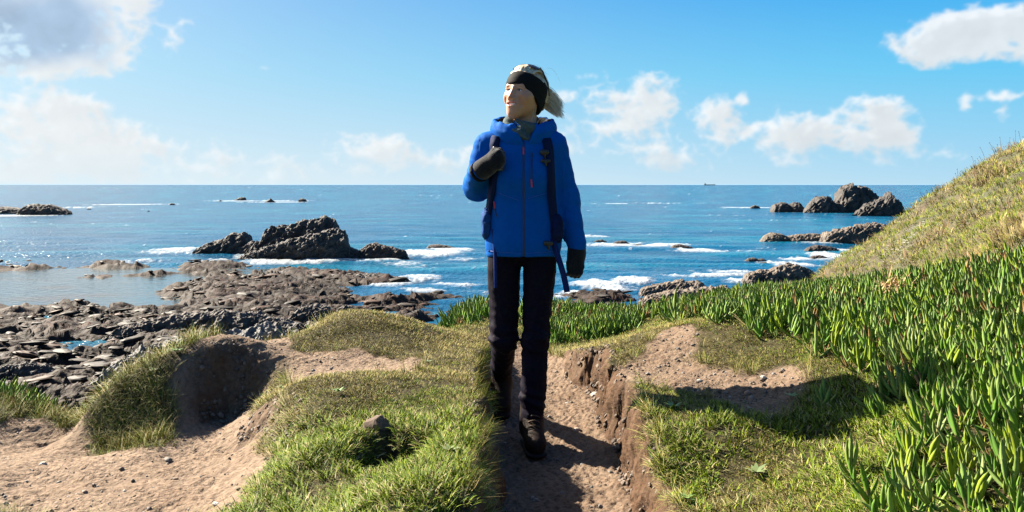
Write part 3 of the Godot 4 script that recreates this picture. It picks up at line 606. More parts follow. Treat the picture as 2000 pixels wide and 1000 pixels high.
func build_sea() -> void:
	for f in FOAM:
		for i in range(int(floor((f[0] - f[2]) / 12.0)), int(floor((f[0] + f[2]) / 12.0)) + 1):
			for j in range(int(floor((f[1] - f[3]) / 12.0)), int(floor((f[1] + f[3]) / 12.0)) + 1):
				var key := Vector2i(i, j)
				if not foam_bins.has(key): foam_bins[key] = []
				foam_bins[key].append(f)
	var az := lines([[-180, -48, 6], [-48, -36, 1], [-36, 36, 0.1], [36, 48, 1], [48, 180, 6]])
	var rad := PackedFloat32Array([20.0, 30.0])
	var px := 420.0
	while px > 4.0:
		rad.append(17000.0 / px)
		px -= 1.25
	var far := rad[-1]
	while far < 60000.0:
		rad.append(far)
		far *= 1.12
	var swell := noise(FastNoiseLite.TYPE_SIMPLEX_SMOOTH, 0.11, 3, 70)
	var chop := noise(FastNoiseLite.TYPE_SIMPLEX_SMOOTH, 0.45, 3, 71, true)
	var lace := noise(FastNoiseLite.TYPE_SIMPLEX_SMOOTH, 0.5, 4, 72, true)
	var patch := noise(FastNoiseLite.TYPE_SIMPLEX_SMOOTH, 0.03, 4, 73)
	var nx := az.size()
	var nd := rad.size()
	var p := PackedVector3Array()
	var c := PackedColorArray()
	p.resize(nx * nd)
	c.resize(nx * nd)
	var sa := PackedFloat32Array()
	var ca := PackedFloat32Array()
	for a in az:
		sa.append(sin(deg_to_rad(a)))
		ca.append(cos(deg_to_rad(a)))
	for j in nd:
		var r := rad[j]
		var keep := clampf(1.4 - r / 260.0, 0.0, 1.0)
		var keep_chop := clampf(1.2 - r / 130.0, 0.0, 1.0)
		for i in nx:
			var x := r * sa[i]
			var d := r * ca[i]
			var y := 0.0
			var w := swell.get_noise_2d(x * 0.35, d) if r < 4000.0 else 0.0
			if keep > 0.0:
				y = w * 0.42 * keep + chop.get_noise_2d(x * 0.6, d) * 0.10 * keep_chop
				# sheltered water behind the outer reef
				if x < -24.0 and d < 108.0: y *= 0.12
			var col := Vector3(0.002, 0.050, 0.108)
			if r < 6000.0 and d > 0.0:
				var pt := patch.get_noise_2d(x * 0.3, d)
				col = col.lerp(Vector3(0.002, 0.082, 0.130), smoothstep(-0.1, 0.5, pt + w * 0.5) * 0.8)
				col *= 1.0 + 0.35 * w
				var f := foam_at(x, d)
				var l := lace.get_noise_2d(x * 0.5, d * 1.3)
				var white := smoothstep(0.38, 0.92, f * 0.95 + l * 0.50 + w * 0.30 - 0.04)
				# scattered whitecaps on the open water
				var cap := chop.get_noise_2d(x * 0.22 + 300.0, d * 0.5) + w * 0.35
				if d > 120.0: white = maxf(white, smoothstep(0.98, 1.10, cap) * 0.8)
				col = col.lerp(Vector3(0.38, 0.40, 0.41), white)
				y += white * 0.22 * keep
			p[j * nx + i] = Vector3(x, y - 0.02, -d)
			c[j * nx + i] = Color(col.x, col.y, col.z)
	var m := mat(Color.WHITE, 0.2, true, null, 1.0 / 22.0, noise_tex(0.022, 5, 74, [], 1024, true, 12.0), 0.8)
	m.metallic_specular = 0.42
	tag(obj("sea", grid_mesh(p, c, nx, nd), m), "", "", "", "structure")

var reef_g := PackedFloat32Array()
const RX0 := -75.0
const RD0 := 32.0
const RS := 0.5
const RNX := 250
const RND := 180

func reef_sd(x: float, d: float) -> float:
	var fx := clampf((x - RX0) / RS, 0.0, RNX - 1.001)
	var fd := clampf((d - RD0) / RS, 0.0, RND - 1.001)
	var i := int(fx)
	var j := int(fd)
	fx -= i
	fd -= j
	var k := j * RNX + i
	return lerpf(lerpf(reef_g[k], reef_g[k + 1], fx), lerpf(reef_g[k + RNX], reef_g[k + RNX + 1], fx), fd)

var r_bed: FastNoiseLite
var r_lump: FastNoiseLite
var r_crumb: FastNoiseLite

func reef_noises() -> void:
	r_bed = noise(FastNoiseLite.TYPE_SIMPLEX_SMOOTH, 0.09, 4, 80)
	r_lump = noise(FastNoiseLite.TYPE_SIMPLEX_SMOOTH, 0.45, 4, 81, true)
	r_crumb = noise(FastNoiseLite.TYPE_SIMPLEX_SMOOTH, 1.6, 3, 82)

func reef_y(x: float, d: float) -> float:
	var sd := reef_sd(x, d)
	if sd < -6.0: return -1.2
	var b := r_bed.get_noise_2d(x, d)
	# everything on the shelf is drawn out along the beds
	var along := x * 0.94 + d * 0.34
	var across := d * 0.94 - x * 0.34
	var l := r_lump.get_noise_2d(along * 0.30, across * 0.85)
	var cr := r_crumb.get_noise_2d(along * 0.40, across)
	# tilted beds crop out as saw teeth
	var t := (d * 0.62 - x * 0.26 + b * 5.0) / 3.8
	var t2 := (d * 0.62 - x * 0.30 + b * 3.0 + l) / 1.1
	var saw := t - floorf(t)
	var e := clampf(sd * 0.22 + l * 0.22, -1.4, 0.42)
	var y := e + 0.32 * b + l * 0.24 + cr * 0.13 + (0.62 * (saw - 0.45) + 0.20 * (t2 - floorf(t2) - 0.5)) * smoothstep(-0.3, 1.2, sd) - 0.15
	return y + maxf(0.0, 58.0 - d) * 0.022 * smoothstep(0.0, 3.0, sd)

func build_reef() -> void:
	reef_g.resize(RNX * RND)
	var boxes := []
	for poly in REEF:
		var b := [1e9, -1e9, 1e9, -1e9]
		for k in poly.size() / 2:
			b = [minf(b[0], poly[2 * k]), maxf(b[1], poly[2 * k]), minf(b[2], poly[2 * k + 1]), maxf(b[3], poly[2 * k + 1])]
		boxes.append(b)
	for j in RND:
		for i in RNX:
			var x := RX0 + i * RS
			var d := RD0 + j * RS
			var v := -8.0
			for k in REEF.size():
				var b: Array = boxes[k]
				if x > b[0] - 6.0 and x < b[1] + 6.0 and d > b[2] - 6.0 and d < b[3] + 6.0:
					v = maxf(v, poly_in(REEF[k], x, d))
			for poly in POOLS:
				if absf(poly[0] - x) < 16.0 and absf(poly[1] - d) < 16.0:
					v = minf(v, -poly_in(poly, x, d))
			reef_g[j * RNX + i] = v
	var az := lines([[-40, -30, 0.5], [-30, 16, 0.1], [16, 22, 0.5]])
	var rad := PackedFloat32Array([30.0, 33.0, 35.0])
	var px := 460.0
	while px > 142.0:
		rad.append(17000.0 / px)
		px -= 1.15
	reef_noises()
	var nx := az.size()
	var nd := rad.size()
	var p := PackedVector3Array()
	var c := PackedColorArray()
	p.resize(nx * nd)
	c.resize(nx * nd)
	for j in nd:
		for i in nx:
			var x := rad[j] * sin(deg_to_rad(az[i]))
			var d := rad[j] * cos(deg_to_rad(az[i]))
			var y := reef_y(x, d)
			var sd := reef_sd(x, d)
			var col := Vector3(0.05, 0.042, 0.038)
			if sd > -6.0:
				var b := r_bed.get_noise_2d(x, d)
				var along := x * 0.94 + d * 0.34
				var across := d * 0.94 - x * 0.34
				var l := r_lump.get_noise_2d(along * 0.30, across * 0.85)
				var cr := r_crumb.get_noise_2d(along * 0.40, across)
				var weed := smoothstep(-0.15, 0.3, b + cr * 0.7 - 0.2 * l) * smoothstep(52.0, 62.0, d + b * 6.0)
				col = Vector3(0.017, 0.011, 0.008).lerp(Vector3(0.042, 0.027, 0.019), smoothstep(-0.2, 0.7, l + b * 0.5))
				col = col.lerp(Vector3(0.070, 0.031, 0.020).lerp(Vector3(0.024, 0.015, 0.012), smoothstep(-0.3, 0.3, cr)), weed * 0.85)
				col *= 1.0 + 0.4 * cr
			p[j * nx + i] = Vector3(x, y, -d)
			c[j * nx + i] = Color(col.x, col.y, col.z)
	var m := mat(Color.WHITE, 0.82, true, noise_tex(0.02, 5, 83, [Color(0.45, 0.44, 0.43), Color(0.8, 0.79, 0.78), Color(1, 1, 1)], 512), 0.35, noise_tex(0.025, 5, 84, [], 512, true, 10.0), 1.0)
	m.metallic_specular = 0.3
	tag(obj("rocky_shore", grid_mesh(p, c, nx, nd), m), "", "", "", "structure")

var rock_tones := [Vector3(0.053, 0.045, 0.040), Vector3(0.045, 0.030, 0.024), Vector3(0.120, 0.093, 0.069), Vector3(0.075, 0.062, 0.053), Vector3(0.045, 0.040, 0.038), Vector3(0.113, 0.109, 0.105)]

func build_rocks() -> void:
	var m := mat(Color.WHITE, 0.8, true, noise_tex(0.02, 5, 86, [Color(0.5, 0.49, 0.48), Color(0.82, 0.81, 0.8), Color(1, 1, 1)], 512), 0.3, noise_tex(0.02, 5, 87, [], 512, true, 16.0), 1.5)
	var crag := noise(FastNoiseLite.TYPE_SIMPLEX_SMOOTH, 1.0, 4, 90, true)
	var soft := noise(FastNoiseLite.TYPE_SIMPLEX_SMOOTH, 1.0, 4, 91)
	var facet := noise(FastNoiseLite.TYPE_CELLULAR, 1.0, 1, 92)
	facet.cellular_return_type = FastNoiseLite.RETURN_DISTANCE2_SUB
	for r in ROCKS:
		var at_d: float = r[2]
		var o: Array = r[6]
		var n := o.size() / 2
		var x0: float = o[0]
		var x1: float = o[2 * n - 2]
		var top := 0.0
		for k in n: top = maxf(top, o[2 * k + 1])
		var span := x1 - x0
		var wide: float = span * r[3]
		var fine := clampf(at_d / 1700.0 * 2.0, 0.05, 3.0)
		var nx := clampi(int(span / fine), 10, 190)
		var nt := clampi(int((top * 1.5 + wide) / fine * 1.0), 12, 110)
		var mid := (x0 + x1) * 0.5
		var p := PackedVector3Array()
		var c := PackedColorArray()
		p.resize((nx + 1) * (nt + 1))
		c.resize((nx + 1) * (nt + 1))
		var size := maxf(top, span * 0.12)
		var tone: Vector3 = rock_tones[r[4]]
		var tilt: float = r[5]
		for i in nx + 1:
			var x := x0 + span * i / nx
			var k := 0
			while k < n - 2 and o[2 * k + 2] < x: k += 1
			var f := clampf((x - o[2 * k]) / maxf(o[2 * k + 2] - o[2 * k], 1e-4), 0.0, 1.0)
			var h: float = lerpf(o[2 * k + 1], o[2 * k + 3], f)
			var w := wide * 0.5 * (0.25 + 0.75 * sqrt(clampf(h / top, 0.0, 1.0)))
			for j in nt + 1:
				var t := lerpf(-0.12, PI + 0.12, float(j) / nt)
				var st := sin(t)
				var ct := cos(t)
				var y := h * (pow(st, 0.75) if st > 0.0 else 0.0) - (0.5 if st <= 0.0 else 0.0) - 0.15
				var lean := -wide * 0.16 * y / maxf(top, 0.01)
				var v := Vector3(x - mid, y, w * (signf(ct) * pow(absf(ct), 0.8)) + lean)
				var q := (v + Vector3(mid, 0, -at_d)) / size
				var nn := Vector3(0, maxf(st, 0.15), ct).normalized()
				var cr := crag.get_noise_3d(q.x * 1.6, q.y * 2.2 - q.x * tilt * 2.0, q.z * 1.6)
				var so := soft.get_noise_3dv(q * 1.3)
				var fa := facet.get_noise_3d(q.x * 2.2, (q.y - q.x * tilt) * 3.4, q.z * 2.2)
				var bed := (q.y - q.x * tilt * 1.1) * 4.5 + so * 1.6
				var saw := bed - floorf(bed)
				var c2 := crag.get_noise_3d(q.x * 4.5 + 3.0, (q.y - q.x * tilt) * 6.0, q.z * 4.5)
				var keep := 0.45 + 0.55 * absf(ct)
				v += nn * size * (0.15 * cr * keep + 0.09 * so * keep + 0.16 * (fa + 0.4) * keep + 0.12 * (saw - 0.5) * keep + 0.065 * c2)
				v.x += size * 0.08 * so
				p[j * (nx + 1) + i] = v
				var band := smoothstep(-0.4, 0.5, so + cr * 0.4)
				var col := tone * (0.62 + 0.75 * band) * (0.85 + 0.4 * (1.0 - saw))
				# the sea keeps the foot of the rock dark with weed
				var wet := smoothstep(0.9, 0.15, y + so * 0.8 + cr * 0.5)
				if at_d > 60.0: col = col.lerp(Vector3(0.035, 0.026, 0.024), wet * 0.75)
				c[j * (nx + 1) + i] = Color(col.x, col.y, col.z)
		var ob := obj(r[0], grid_mesh(p, c, nx + 1, nt + 1), m)
		ob.position = Vector3(mid, 0, -at_d)
		tag(ob, r[1], "rock", "rocks in the sea" if r[0] != "boulder" else "rocks on the shore")

func ridge_at(u: float) -> float:
	const R := [[0.30, -4.0], [0.347, -0.75], [0.382, -0.22], [0.412, 0.13], [0.441, 0.5], [0.47, 0.93], [0.5, 1.18], [0.53, 1.56], [0.56, 1.85], [0.59, 2.11], [0.8, 3.6], [1.4, 6.0]]
	var k := 0
	while k < R.size() - 2 and R[k + 1][0] < u: k += 1
	return lerpf(R[k][1], R[k + 1][1], clampf((u - R[k][0]) / (R[k + 1][0] - R[k][0]), 0.0, 1.0))

func hill_h(x: float, d: float) -> float:
	var u := x / d
	var top := ridge_at(u)
	var foot := lerpf(-1.2, 0.55, clampf((u - 0.34) / 0.25, 0.0, 1.0)) + maxf(0.0, u - 0.59) * 2.0
	var s := (d - 9.0) / 9.0
	var h := lerpf(foot, top, s) if s < 1.0 else top - (d - 18.0) * 0.45
	h += n_big.get_noise_2d(x * 0.5, d * 0.5) * 0.16 + n_big.get_noise_2d(x * 1.7, d * 1.7) * 0.07
	return h

func build_hill() -> void:
	var nx := 170
	var nd := 130
	var p := PackedVector3Array()
	var c := PackedColorArray()
	p.resize(nx * nd)
	c.resize(nx * nd)
	for j in nd:
		var d := lerpf(8.0, 26.0, float(j) / (nd - 1))
		for i in nx:
			var f := float(i) / (nx - 1)
			var u := 0.30 + 0.9 * f * f * 0.6 + 0.36 * f
			var x := u * d
			p[j * nx + i] = Vector3(x, LAND_Y + hill_h(x, d), -d)
			var g := n_big.get_noise_2d(x * 0.8, d * 0.8) + 0.5 * n_mid.get_noise_2d(x * 0.5, d * 0.5)
			var col := Vector3(0.07, 0.05, 0.024).lerp(Vector3(0.055, 0.055, 0.024), smoothstep(-0.3, 0.3, g))
			c[j * nx + i] = Color(col.x, col.y, col.z)
	var m := mat(Color.WHITE, 0.95, true, noise_tex(0.03, 5, 95, [Color(0.55, 0.54, 0.5), Color(0.85, 0.85, 0.82), Color(1, 1, 1)], 512), 0.7, noise_tex(0.03, 5, 96, [], 512, true, 10.0), 1.0)
	tag(obj("hill", grid_mesh(p, c, nx, nd), m), "", "", "", "structure")

# the sheltered water behind the outer reef lies almost still and mirrors the sky
func build_lagoon() -> void:
	var az := lines([[-40, -12, 0.2]])
	var rad := PackedFloat32Array()
	var px := 262.0
	while px > 146.0:
		rad.append(17000.0 / px)
		px -= 1.2
	var edge := noise(FastNoiseLite.TYPE_SIMPLEX_SMOOTH, 0.12, 3, 97)
	var nx := az.size()
	var nd := rad.size()
	var p := PackedVector3Array()
	var c := PackedColorArray()
	p.resize(nx * nd)
	c.resize(nx * nd)
	for j in nd:
		for i in nx:
			var x := rad[j] * sin(deg_to_rad(az[i]))
			var d := rad[j] * cos(deg_to_rad(az[i]))
			var n := edge.get_noise_2d(x * 0.5, d)
			var inside := minf(105.5 - d, (-22.0 - x) * 0.8) + n * 3.5
			var y := 0.055 - 0.5 * smoothstep(1.2, -1.5, inside) - 0.3 * smoothstep(67.0, 65.0, d)
			p[j * nx + i] = Vector3(x, y + n * 0.006, -d)
			var col := Vector3(0.030, 0.050, 0.058).lerp(Vector3(0.045, 0.040, 0.030), smoothstep(0.0, 0.5, n))
			c[j * nx + i] = Color(col.x, col.y, col.z)
	var m := mat(Color.WHITE, 0.10, true, null, 1.0 / 14.0, noise_tex(0.02, 4, 98, [], 512, true, 8.0), 0.16)
	tag(obj("lagoon_water", grid_mesh(p, c, nx, nd), m), "", "", "", "structure")

# ---------------------------------------------------------------- plants
var v_p := PackedVector3Array()
var v_n := PackedVector3Array()
var v_c := PackedColorArray()
var v_i := PackedInt32Array()

func start() -> void:
	v_p = PackedVector3Array()
	v_n = PackedVector3Array()
	v_c = PackedColorArray()
	v_i = PackedInt32Array()

func finish() -> ArrayMesh:
	# every triangle turns its front to the side its normals point to
	for k in range(0, v_i.size(), 3):
		var a := v_i[k]
		var b := v_i[k + 1]
		var c := v_i[k + 2]
		if (v_p[c] - v_p[a]).cross(v_p[b] - v_p[a]).dot(v_n[a] + v_n[b] + v_n[c]) < 0.0:
			v_i[k + 1] = c
			v_i[k + 2] = b
	var arr := []
	arr.resize(Mesh.ARRAY_MAX)
	arr[Mesh.ARRAY_VERTEX] = v_p
	arr[Mesh.ARRAY_NORMAL] = v_n
	arr[Mesh.ARRAY_COLOR] = v_c
	arr[Mesh.ARRAY_INDEX] = v_i
	var m := ArrayMesh.new()
	m.add_surface_from_arrays(Mesh.PRIMITIVE_TRIANGLES, arr)
	return m

# one grass blade: a strip that bends over and ends in a point
func blade(at: Vector3, yaw: float, lean: float, droop: float, length: float, wide: float, col: Color, segs := 3) -> void:
	var out := Vector3(cos(yaw), 0, sin(yaw))
	var side := Vector3(-sin(yaw), 0, cos(yaw))
	var pos := at
	var ang := lean
	var first := v_p.size()
	for k in segs + 1:
		var f := float(k) / segs
		var dirv := out * sin(ang) + Vector3.UP * cos(ang)
		var nrm := (out * -cos(ang) + Vector3.UP * (sin(ang) + 0.6)).normalized()
		var w := wide * 0.5 * (1.0 - f * f)
		if k == segs:
			v_p.append(pos)
			v_n.append(nrm)
			v_c.append(col)
		else:
			v_p.append(pos - side * w)
			v_p.append(pos + side * w)
			v_n.append(nrm)
			v_n.append(nrm)
			v_c.append(col)
			v_c.append(col)
		pos += dirv * length / segs
		ang += droop / segs
	for k in segs:
		var a := first + 2 * k
		if k == segs - 1:
			v_i.append_array([a, a + 1, a + 2])
		else:
			v_i.append_array([a, a + 1, a + 2, a + 1, a + 3, a + 2])

# one finger-like leaf of three flat sides
func finger(at: Vector3, yaw: float, lean: float, curl: float, length: float, wide: float, col: Color, tip: Color) -> void:
	var out := Vector3(cos(yaw), 0, sin(yaw))
	var side := Vector3(-sin(yaw), 0, cos(yaw))
	var segs := 5
	var pos := at
	var ang := lean
	var first := v_p.size()
	for k in segs + 1:
		var f := float(k) / segs
		var dirv := out * sin(ang) + Vector3.UP * cos(ang)
		var inn := -out * cos(ang) + Vector3.UP * sin(ang)
		var w := wide * 0.5 * (0.72 + 0.42 * sin(f * 2.6)) * (1.0 if k < segs else 0.12) * (0.72 if k == segs - 1 else 1.0)
		var cc := col.lerp(tip, smoothstep(0.75, 1.0, f))
		for q in 4:
			# a flat inner face and a keeled outer side
			var off: Vector3 = [side * w + inn * w * 0.55, -side * w + inn * w * 0.55, -side * w * 0.45 - inn * w * 0.85, side * w * 0.45 - inn * w * 0.85][q]
			v_p.append(pos + off)
			v_n.append(off.normalized())
			v_c.append(cc)
		pos += dirv * length / segs
		ang -= curl / segs
	for k in segs:
		for q in 4:
			var a := first + 4 * k + q
			var b := first + 4 * k + (q + 1) % 4
			v_i.append_array([a, b, a + 4, b, b + 4, a + 4])
	var e := first + 4 * segs
	v_i.append_array([e, e + 1, e + 2, e, e + 2, e + 3])

func vary(c: Color, amount: float) -> Color:
	var k := 1.0 + rng.randf_range(-amount, amount)
	return Color(c.r * k * rng.randf_range(0.9, 1.1), c.g * k, c.b * k * rng.randf_range(0.85, 1.15))

func tuft(blades: int, spread: float, len0: float, len1: float, wide: float, greens: Array, lean := 0.5, droop := 0.9) -> ArrayMesh:
	start()
	for k in blades:
		var yaw := rng.randf() * TAU
		var r := spread * sqrt(rng.randf())
		var at := Vector3(cos(yaw) * r, -0.006, sin(yaw) * r)
		blade(at, yaw + rng.randf_range(-0.9, 0.9), rng.randf_range(0.05, lean), rng.randf_range(0.1, droop), rng.randf_range(len0, len1), wide * rng.randf_range(0.7, 1.25), vary(greens[rng.randi() % greens.size()], 0.25))
	return finish()

func scatter(called: String, meshes: Array, m: Material, spots: Array, label := "", category := "") -> void:
	# spots: [Transform3D, Color]
	var root: Node3D = self
	var lists := []
	for k in meshes.size(): lists.append([])
	for s in spots: lists[rng.randi() % meshes.size()].append(s)
	var holder := base(called)
	tag(holder, label, category, "", "stuff")
	for k in meshes.size():
		var l: Array = lists[k]
		if l.is_empty():
			continue
		var mm := MultiMesh.new()
		mm.transform_format = MultiMesh.TRANSFORM_3D
		mm.use_colors = true
		mm.mesh = meshes[k]
		mm.instance_count = l.size()
		for i in l.size():
			mm.set_instance_transform(i, l[i][0])
			mm.set_instance_color(i, l[i][1])
		var o := MultiMeshInstance3D.new()
		o.name = "tufts"
		o.multimesh = mm
		o.material_override = m
		holder.add_child(o, true)

func land_normal(x: float, d: float) -> Vector3:
	var e := 0.03
	return Vector3(land(x - e, d) - land(x + e, d), 2.0 * e, land(x, d + e) - land(x, d - e)).normalized()

func stand(x: float, d: float, up: Vector3, scale: float, sink := 0.0) -> Transform3D:
	var yaw := rng.randf() * TAU
	var f := Vector3(cos(yaw), 0, sin(yaw))
	var r := up.cross(f).normalized()
	f = r.cross(up)
	return Transform3D(Basis(r * scale, up * scale, f * scale), Vector3(x, LAND_Y + land(x, d) - sink, -d))

func ice_sd(x: float, d: float) -> float:
	var v := -9.0
	for poly in ICE:
		v = maxf(v, poly_in(poly, x, d))
	return v

func build_grass() -> void:
	rng.seed = 11
	var blades := mat(Color.WHITE, 0.62, true)
	blades.backlight_enabled = true
	blades.backlight = Color(0.30, 0.34, 0.12)
	blades.metallic_specular = 0.18
	var green := Color(0.090, 0.132, 0.015)
	var deep := Color(0.032, 0.062, 0.013)
	var lime := Color(0.169, 0.212, 0.018)
	var straw := Color(0.260, 0.220, 0.102)
	var khaki := Color(0.197, 0.172, 0.047)
	var dead := Color(0.165, 0.116, 0.057)
	var pale := Color(0.244, 0.212, 0.074)
	var short_dry := []
	var short_green := []
	var long_green := []
	var shaggy := []
	for k in 4:
		short_dry.append(tuft(30, 0.028, 0.008, 0.022, 0.0020, [khaki, pale, straw, green, dead, straw, pale], 1.1, 1.2))
		short_green.append(tuft(28, 0.026, 0.010, 0.027, 0.0023, [green, deep, khaki, lime, green, straw], 0.9, 1.2))
		long_green.append(tuft(16, 0.026, 0.020, 0.052, 0.0034, [green, lime, deep, green, lime, straw], 0.75, 1.5))
		shaggy.append(tuft(20, 0.030, 0.07, 0.16, 0.0028, [khaki, green, straw, khaki, green, dead], 0.7, 2.0))
	var s_dry := []
	var s_green := []
	var s_long := []
	var s_shag := []
	var d := 2.0
	while d < 9.5:
		var cell := maxf(0.0054 * d, 0.0)
		var x := -0.78 * d - 0.8
		while x < 0.72 * d + 1.4:
			var xx := x + rng.randf_range(-0.5, 0.5) * cell
			var dd := d + rng.randf_range(-0.5, 0.5) * cell
			x += cell
			if xx < -4.0 or absf(xx) > 0.68 * dd + 0.3 and rng.randf() < 0.5:
				continue
			var h := land(xx, dd)
			var trench := land_in_trench
			if trench > 0.55 or h < -2.2:
				continue
			var b := bare_at(xx, dd)
			var n := land_normal(xx, dd)
			var scarp := smoothstep(0.80, 0.66, n.y) * turfless(xx, dd)
			b = maxf(b, scarp)
			var worn := smoothstep(0.12, 0.34, n_mid.get_noise_2d(xx * 0.45 + 31.0, dd * 0.45) + 0.3 * n_big.get_noise_2d(xx * 2.0, dd * 2.0))
			if rng.randf() < b * 1.02 + trench * 0.6 + worn * 0.62:
				continue
			var ice := -9.0
			if dd > 5.0 or xx > 0.9 or xx < -2.0: ice = ice_sd(xx, dd)
			if ice > 0.12 and rng.randf() < 0.8:
				continue
			var g := n_big.get_noise_2d(xx * 1.3 + 40.0, dd * 1.3) + 0.5 * n_mid.get_noise_2d(xx * 0.7, dd * 0.7)
			var dry := smoothstep(3.05, 4.1, dd + g * 0.9)
			if xx > 0.5 and dd < 3.6: dry = maxf(dry * 0.6, 0.25 + 0.5 * smoothstep(0.15, -0.2, g))
			if xx < -1.4: dry = 0.6 + g * 0.8
			if ice > -0.25: dry *= 0.55
			var edge := clampf(b * 2.0 + trench * 2.0, 0.0, 1.0)
			var tint := Color(1, 1, 1) * (1.0 + 0.25 * n_mid.get_noise_2d(xx * 0.5 + 70.0, dd * 0.5))
			tint.a = 1.0
			var up := (n * 0.6 + Vector3.UP * 0.5).normalized()
			var r := rng.randf()
			var sc := rng.randf_range(0.75, 1.3) * (0.55 + 0.13 * maxf(dd, 3.4))
			if xx < -1.3 and dd > 3.85 and r < 0.6:
				s_shag.append([stand(xx, dd, (n * 0.9 + Vector3.UP * 0.25).normalized(), sc * 0.58), tint])
			elif edge > 0.3 and r < 0.45:
				s_shag.append([stand(xx, dd, (n * 0.9 + Vector3.UP * 0.3).normalized(), sc * 0.5), tint])
			elif rng.randf() < clampf(dry, 0.04, 0.96):
				s_dry.append([stand(xx, dd, up, sc * 1.05), tint])
			elif dd < 3.45 and r < 0.45 + g * 0.5:
				s_long.append([stand(xx, dd, up, sc), tint])
			else:
				s_green.append([stand(xx, dd, up, sc), tint])
		d += cell
	# grass hanging over the trodden edges of the path
	d = 2.4
	while d < 5.4:
		var t := trench_at(d)
		for side in 2:
			for k in 2:
				var xx: float = (t.x - 0.045 + rng.randf_range(-0.03, 0.025)) if side == 0 else (t.y + 0.085 + rng.randf_range(-0.02, 0.03))
				if side == 1 and (d > 3.55 or rng.randf() < 0.5): continue
				var lean := Vector3(0.85 if side == 0 else -0.7, 0.75, rng.randf_range(-0.2, 0.3)).normalized()
				s_shag.append([stand(xx, d, lean, rng.randf_range(0.35, 0.65)), Color(1, 1, 1)])
		d += 0.024
	scatter("dry_turf", short_dry, blades, s_dry, "short dry straw coloured turf on the mounds beside the path", "grass")
	scatter("green_turf", short_green, blades, s_green, "short green turf growing on the banks beside the path", "grass")
	scatter("long_grass", long_green, blades, s_long, "longer fresh green grass nearest the camera", "grass")
	scatter("shaggy_grass", shaggy, blades, s_shag, "shaggy long grass hanging over the earth edges", "grass")
	print("tufts ", s_dry.size(), " ", s_green.size(), " ", s_long.size(), " ", s_shag.size())
	# the hill
	var hill_a := []
	var hill_b := []
	for k in 4:
		hill_a.append(tuft(30, 0.10, 0.03, 0.10, 0.009, [khaki, green, green, khaki, lime, straw], 1.1, 1.5))
		hill_b.append(tuft(28, 0.10, 0.05, 0.15, 0.008, [straw, dead, khaki, dead, Color(0.12, 0.076, 0.044)], 0.9, 1.9))
	var s_a := []
	var s_b := []
	d = 9.0
	while d < 19.5:
		var cell := 0.0075 * d
		var x := 0.325 * d
		while x < 0.86 * d:
			var xx := x + rng.randf_range(-0.5, 0.5) * cell
			var dd := d + rng.randf_range(-0.7, 0.7) * cell
			x += cell
			var g := n_big.get_noise_2d(xx * 0.55 + 15.0, dd * 0.55 + 8.0) + 0.4 * n_big.get_noise_2d(xx * 2.0, dd * 2.0)
			var tint := Color(1, 1, 1) * (1.0 + 0.5 * n_big.get_noise_2d(xx * 1.6 + 30.0, dd * 1.6))
			tint.a = 1.0
			var yaw := rng.randf() * TAU
			var sc := rng.randf_range(0.7, 1.25) * (1.35 if g > 0.22 else 1.0)
			var up := Vector3(-0.25, 1, 0.2).normalized()
			var f := Vector3(cos(yaw), 0, sin(yaw))
			var r := up.cross(f).normalized()
			f = r.cross(up)
			var t := Transform3D(Basis(r * sc, up * sc, f * sc), Vector3(xx, LAND_Y + hill_h(xx, dd) - 0.02, -dd))
			(s_b if rng.randf() < smoothstep(-0.05, 0.4, g) * 0.6 + 0.06 else s_a).append([t, tint])
		d += cell * 1.3
	scatter("hill_grass", hill_a, blades, s_a, "olive grass covering the steep hill on the right", "grass")
	scatter("dead_bracken", hill_b, blades, s_b, "straw and brown dead bracken on the hill slope", "bracken")
	print("hill ", s_a.size(), " ", s_b.size())

var leaf_meshes := []

func shoot(pairs: int, tone: Color, tip: Color) -> ArrayMesh:
	start()
	var y := 0.0
	var yaw := rng.randf() * TAU
	for k in pairs:
		var inner := float(k) / maxf(pairs - 1, 1)
		for s in 2:
			finger(Vector3(0, y, 0), yaw + s * PI + rng.randf_range(-0.25, 0.25), lerpf(1.0, 0.20, inner) + rng.randf_range(-0.2, 0.25), rng.randf_range(0.1, 0.9), lerpf(0.055, 0.095, rng.randf()) * lerpf(0.85, 1.0, inner), 0.0105, vary(tone, 0.18), tip)
		yaw += PI / 2 + rng.randf_range(-0.35, 0.35)
		y += 0.013
	return finish()

func ice_plant(at: Transform3D, pairs: int, tone: int, m: Material, label: String, group: String) -> void:
	var root := base("ice_plant")
	root.transform = at
	tag(root, label, "plant", group)
	var y := 0.0
	var yaw := rng.randf() * TAU
	for k in pairs:
		var inner := float(k) / maxf(pairs - 1, 1)
		for s in 2:
			var o := obj("leaf", leaf_meshes[tone][rng.randi() % 3], m, root)
			var lean := -lerpf(0.80, 0.04, inner) + rng.randf_range(-0.22, 0.2)
			var turn := yaw + s * PI + rng.randf_range(-0.25, 0.25)
			o.transform = Transform3D(Basis(Vector3.UP, -turn) * Basis(Vector3.BACK, lean).scaled(Vector3.ONE * lerpf(0.65, 1.08, rng.randf())), Vector3(0, y, 0))
		yaw += PI / 2 + rng.randf_range(-0.35, 0.35)
		y += 0.013
	start()
	for k in 6:
		var a := TAU * k / 6
		for e in 2:
			v_p.append(Vector3(cos(a) * 0.005, -0.03 + e * (y + 0.035), sin(a) * 0.005))
			v_n.append(Vector3(cos(a), 0, sin(a)))
			v_c.append(Color(0.14, 0.12, 0.05))
		var q := (k + 1) % 6
		v_i.append_array([2 * k, 2 * k + 1, 2 * q, 2 * q, 2 * k + 1, 2 * q + 1])
	obj("stem", finish(), m, root)

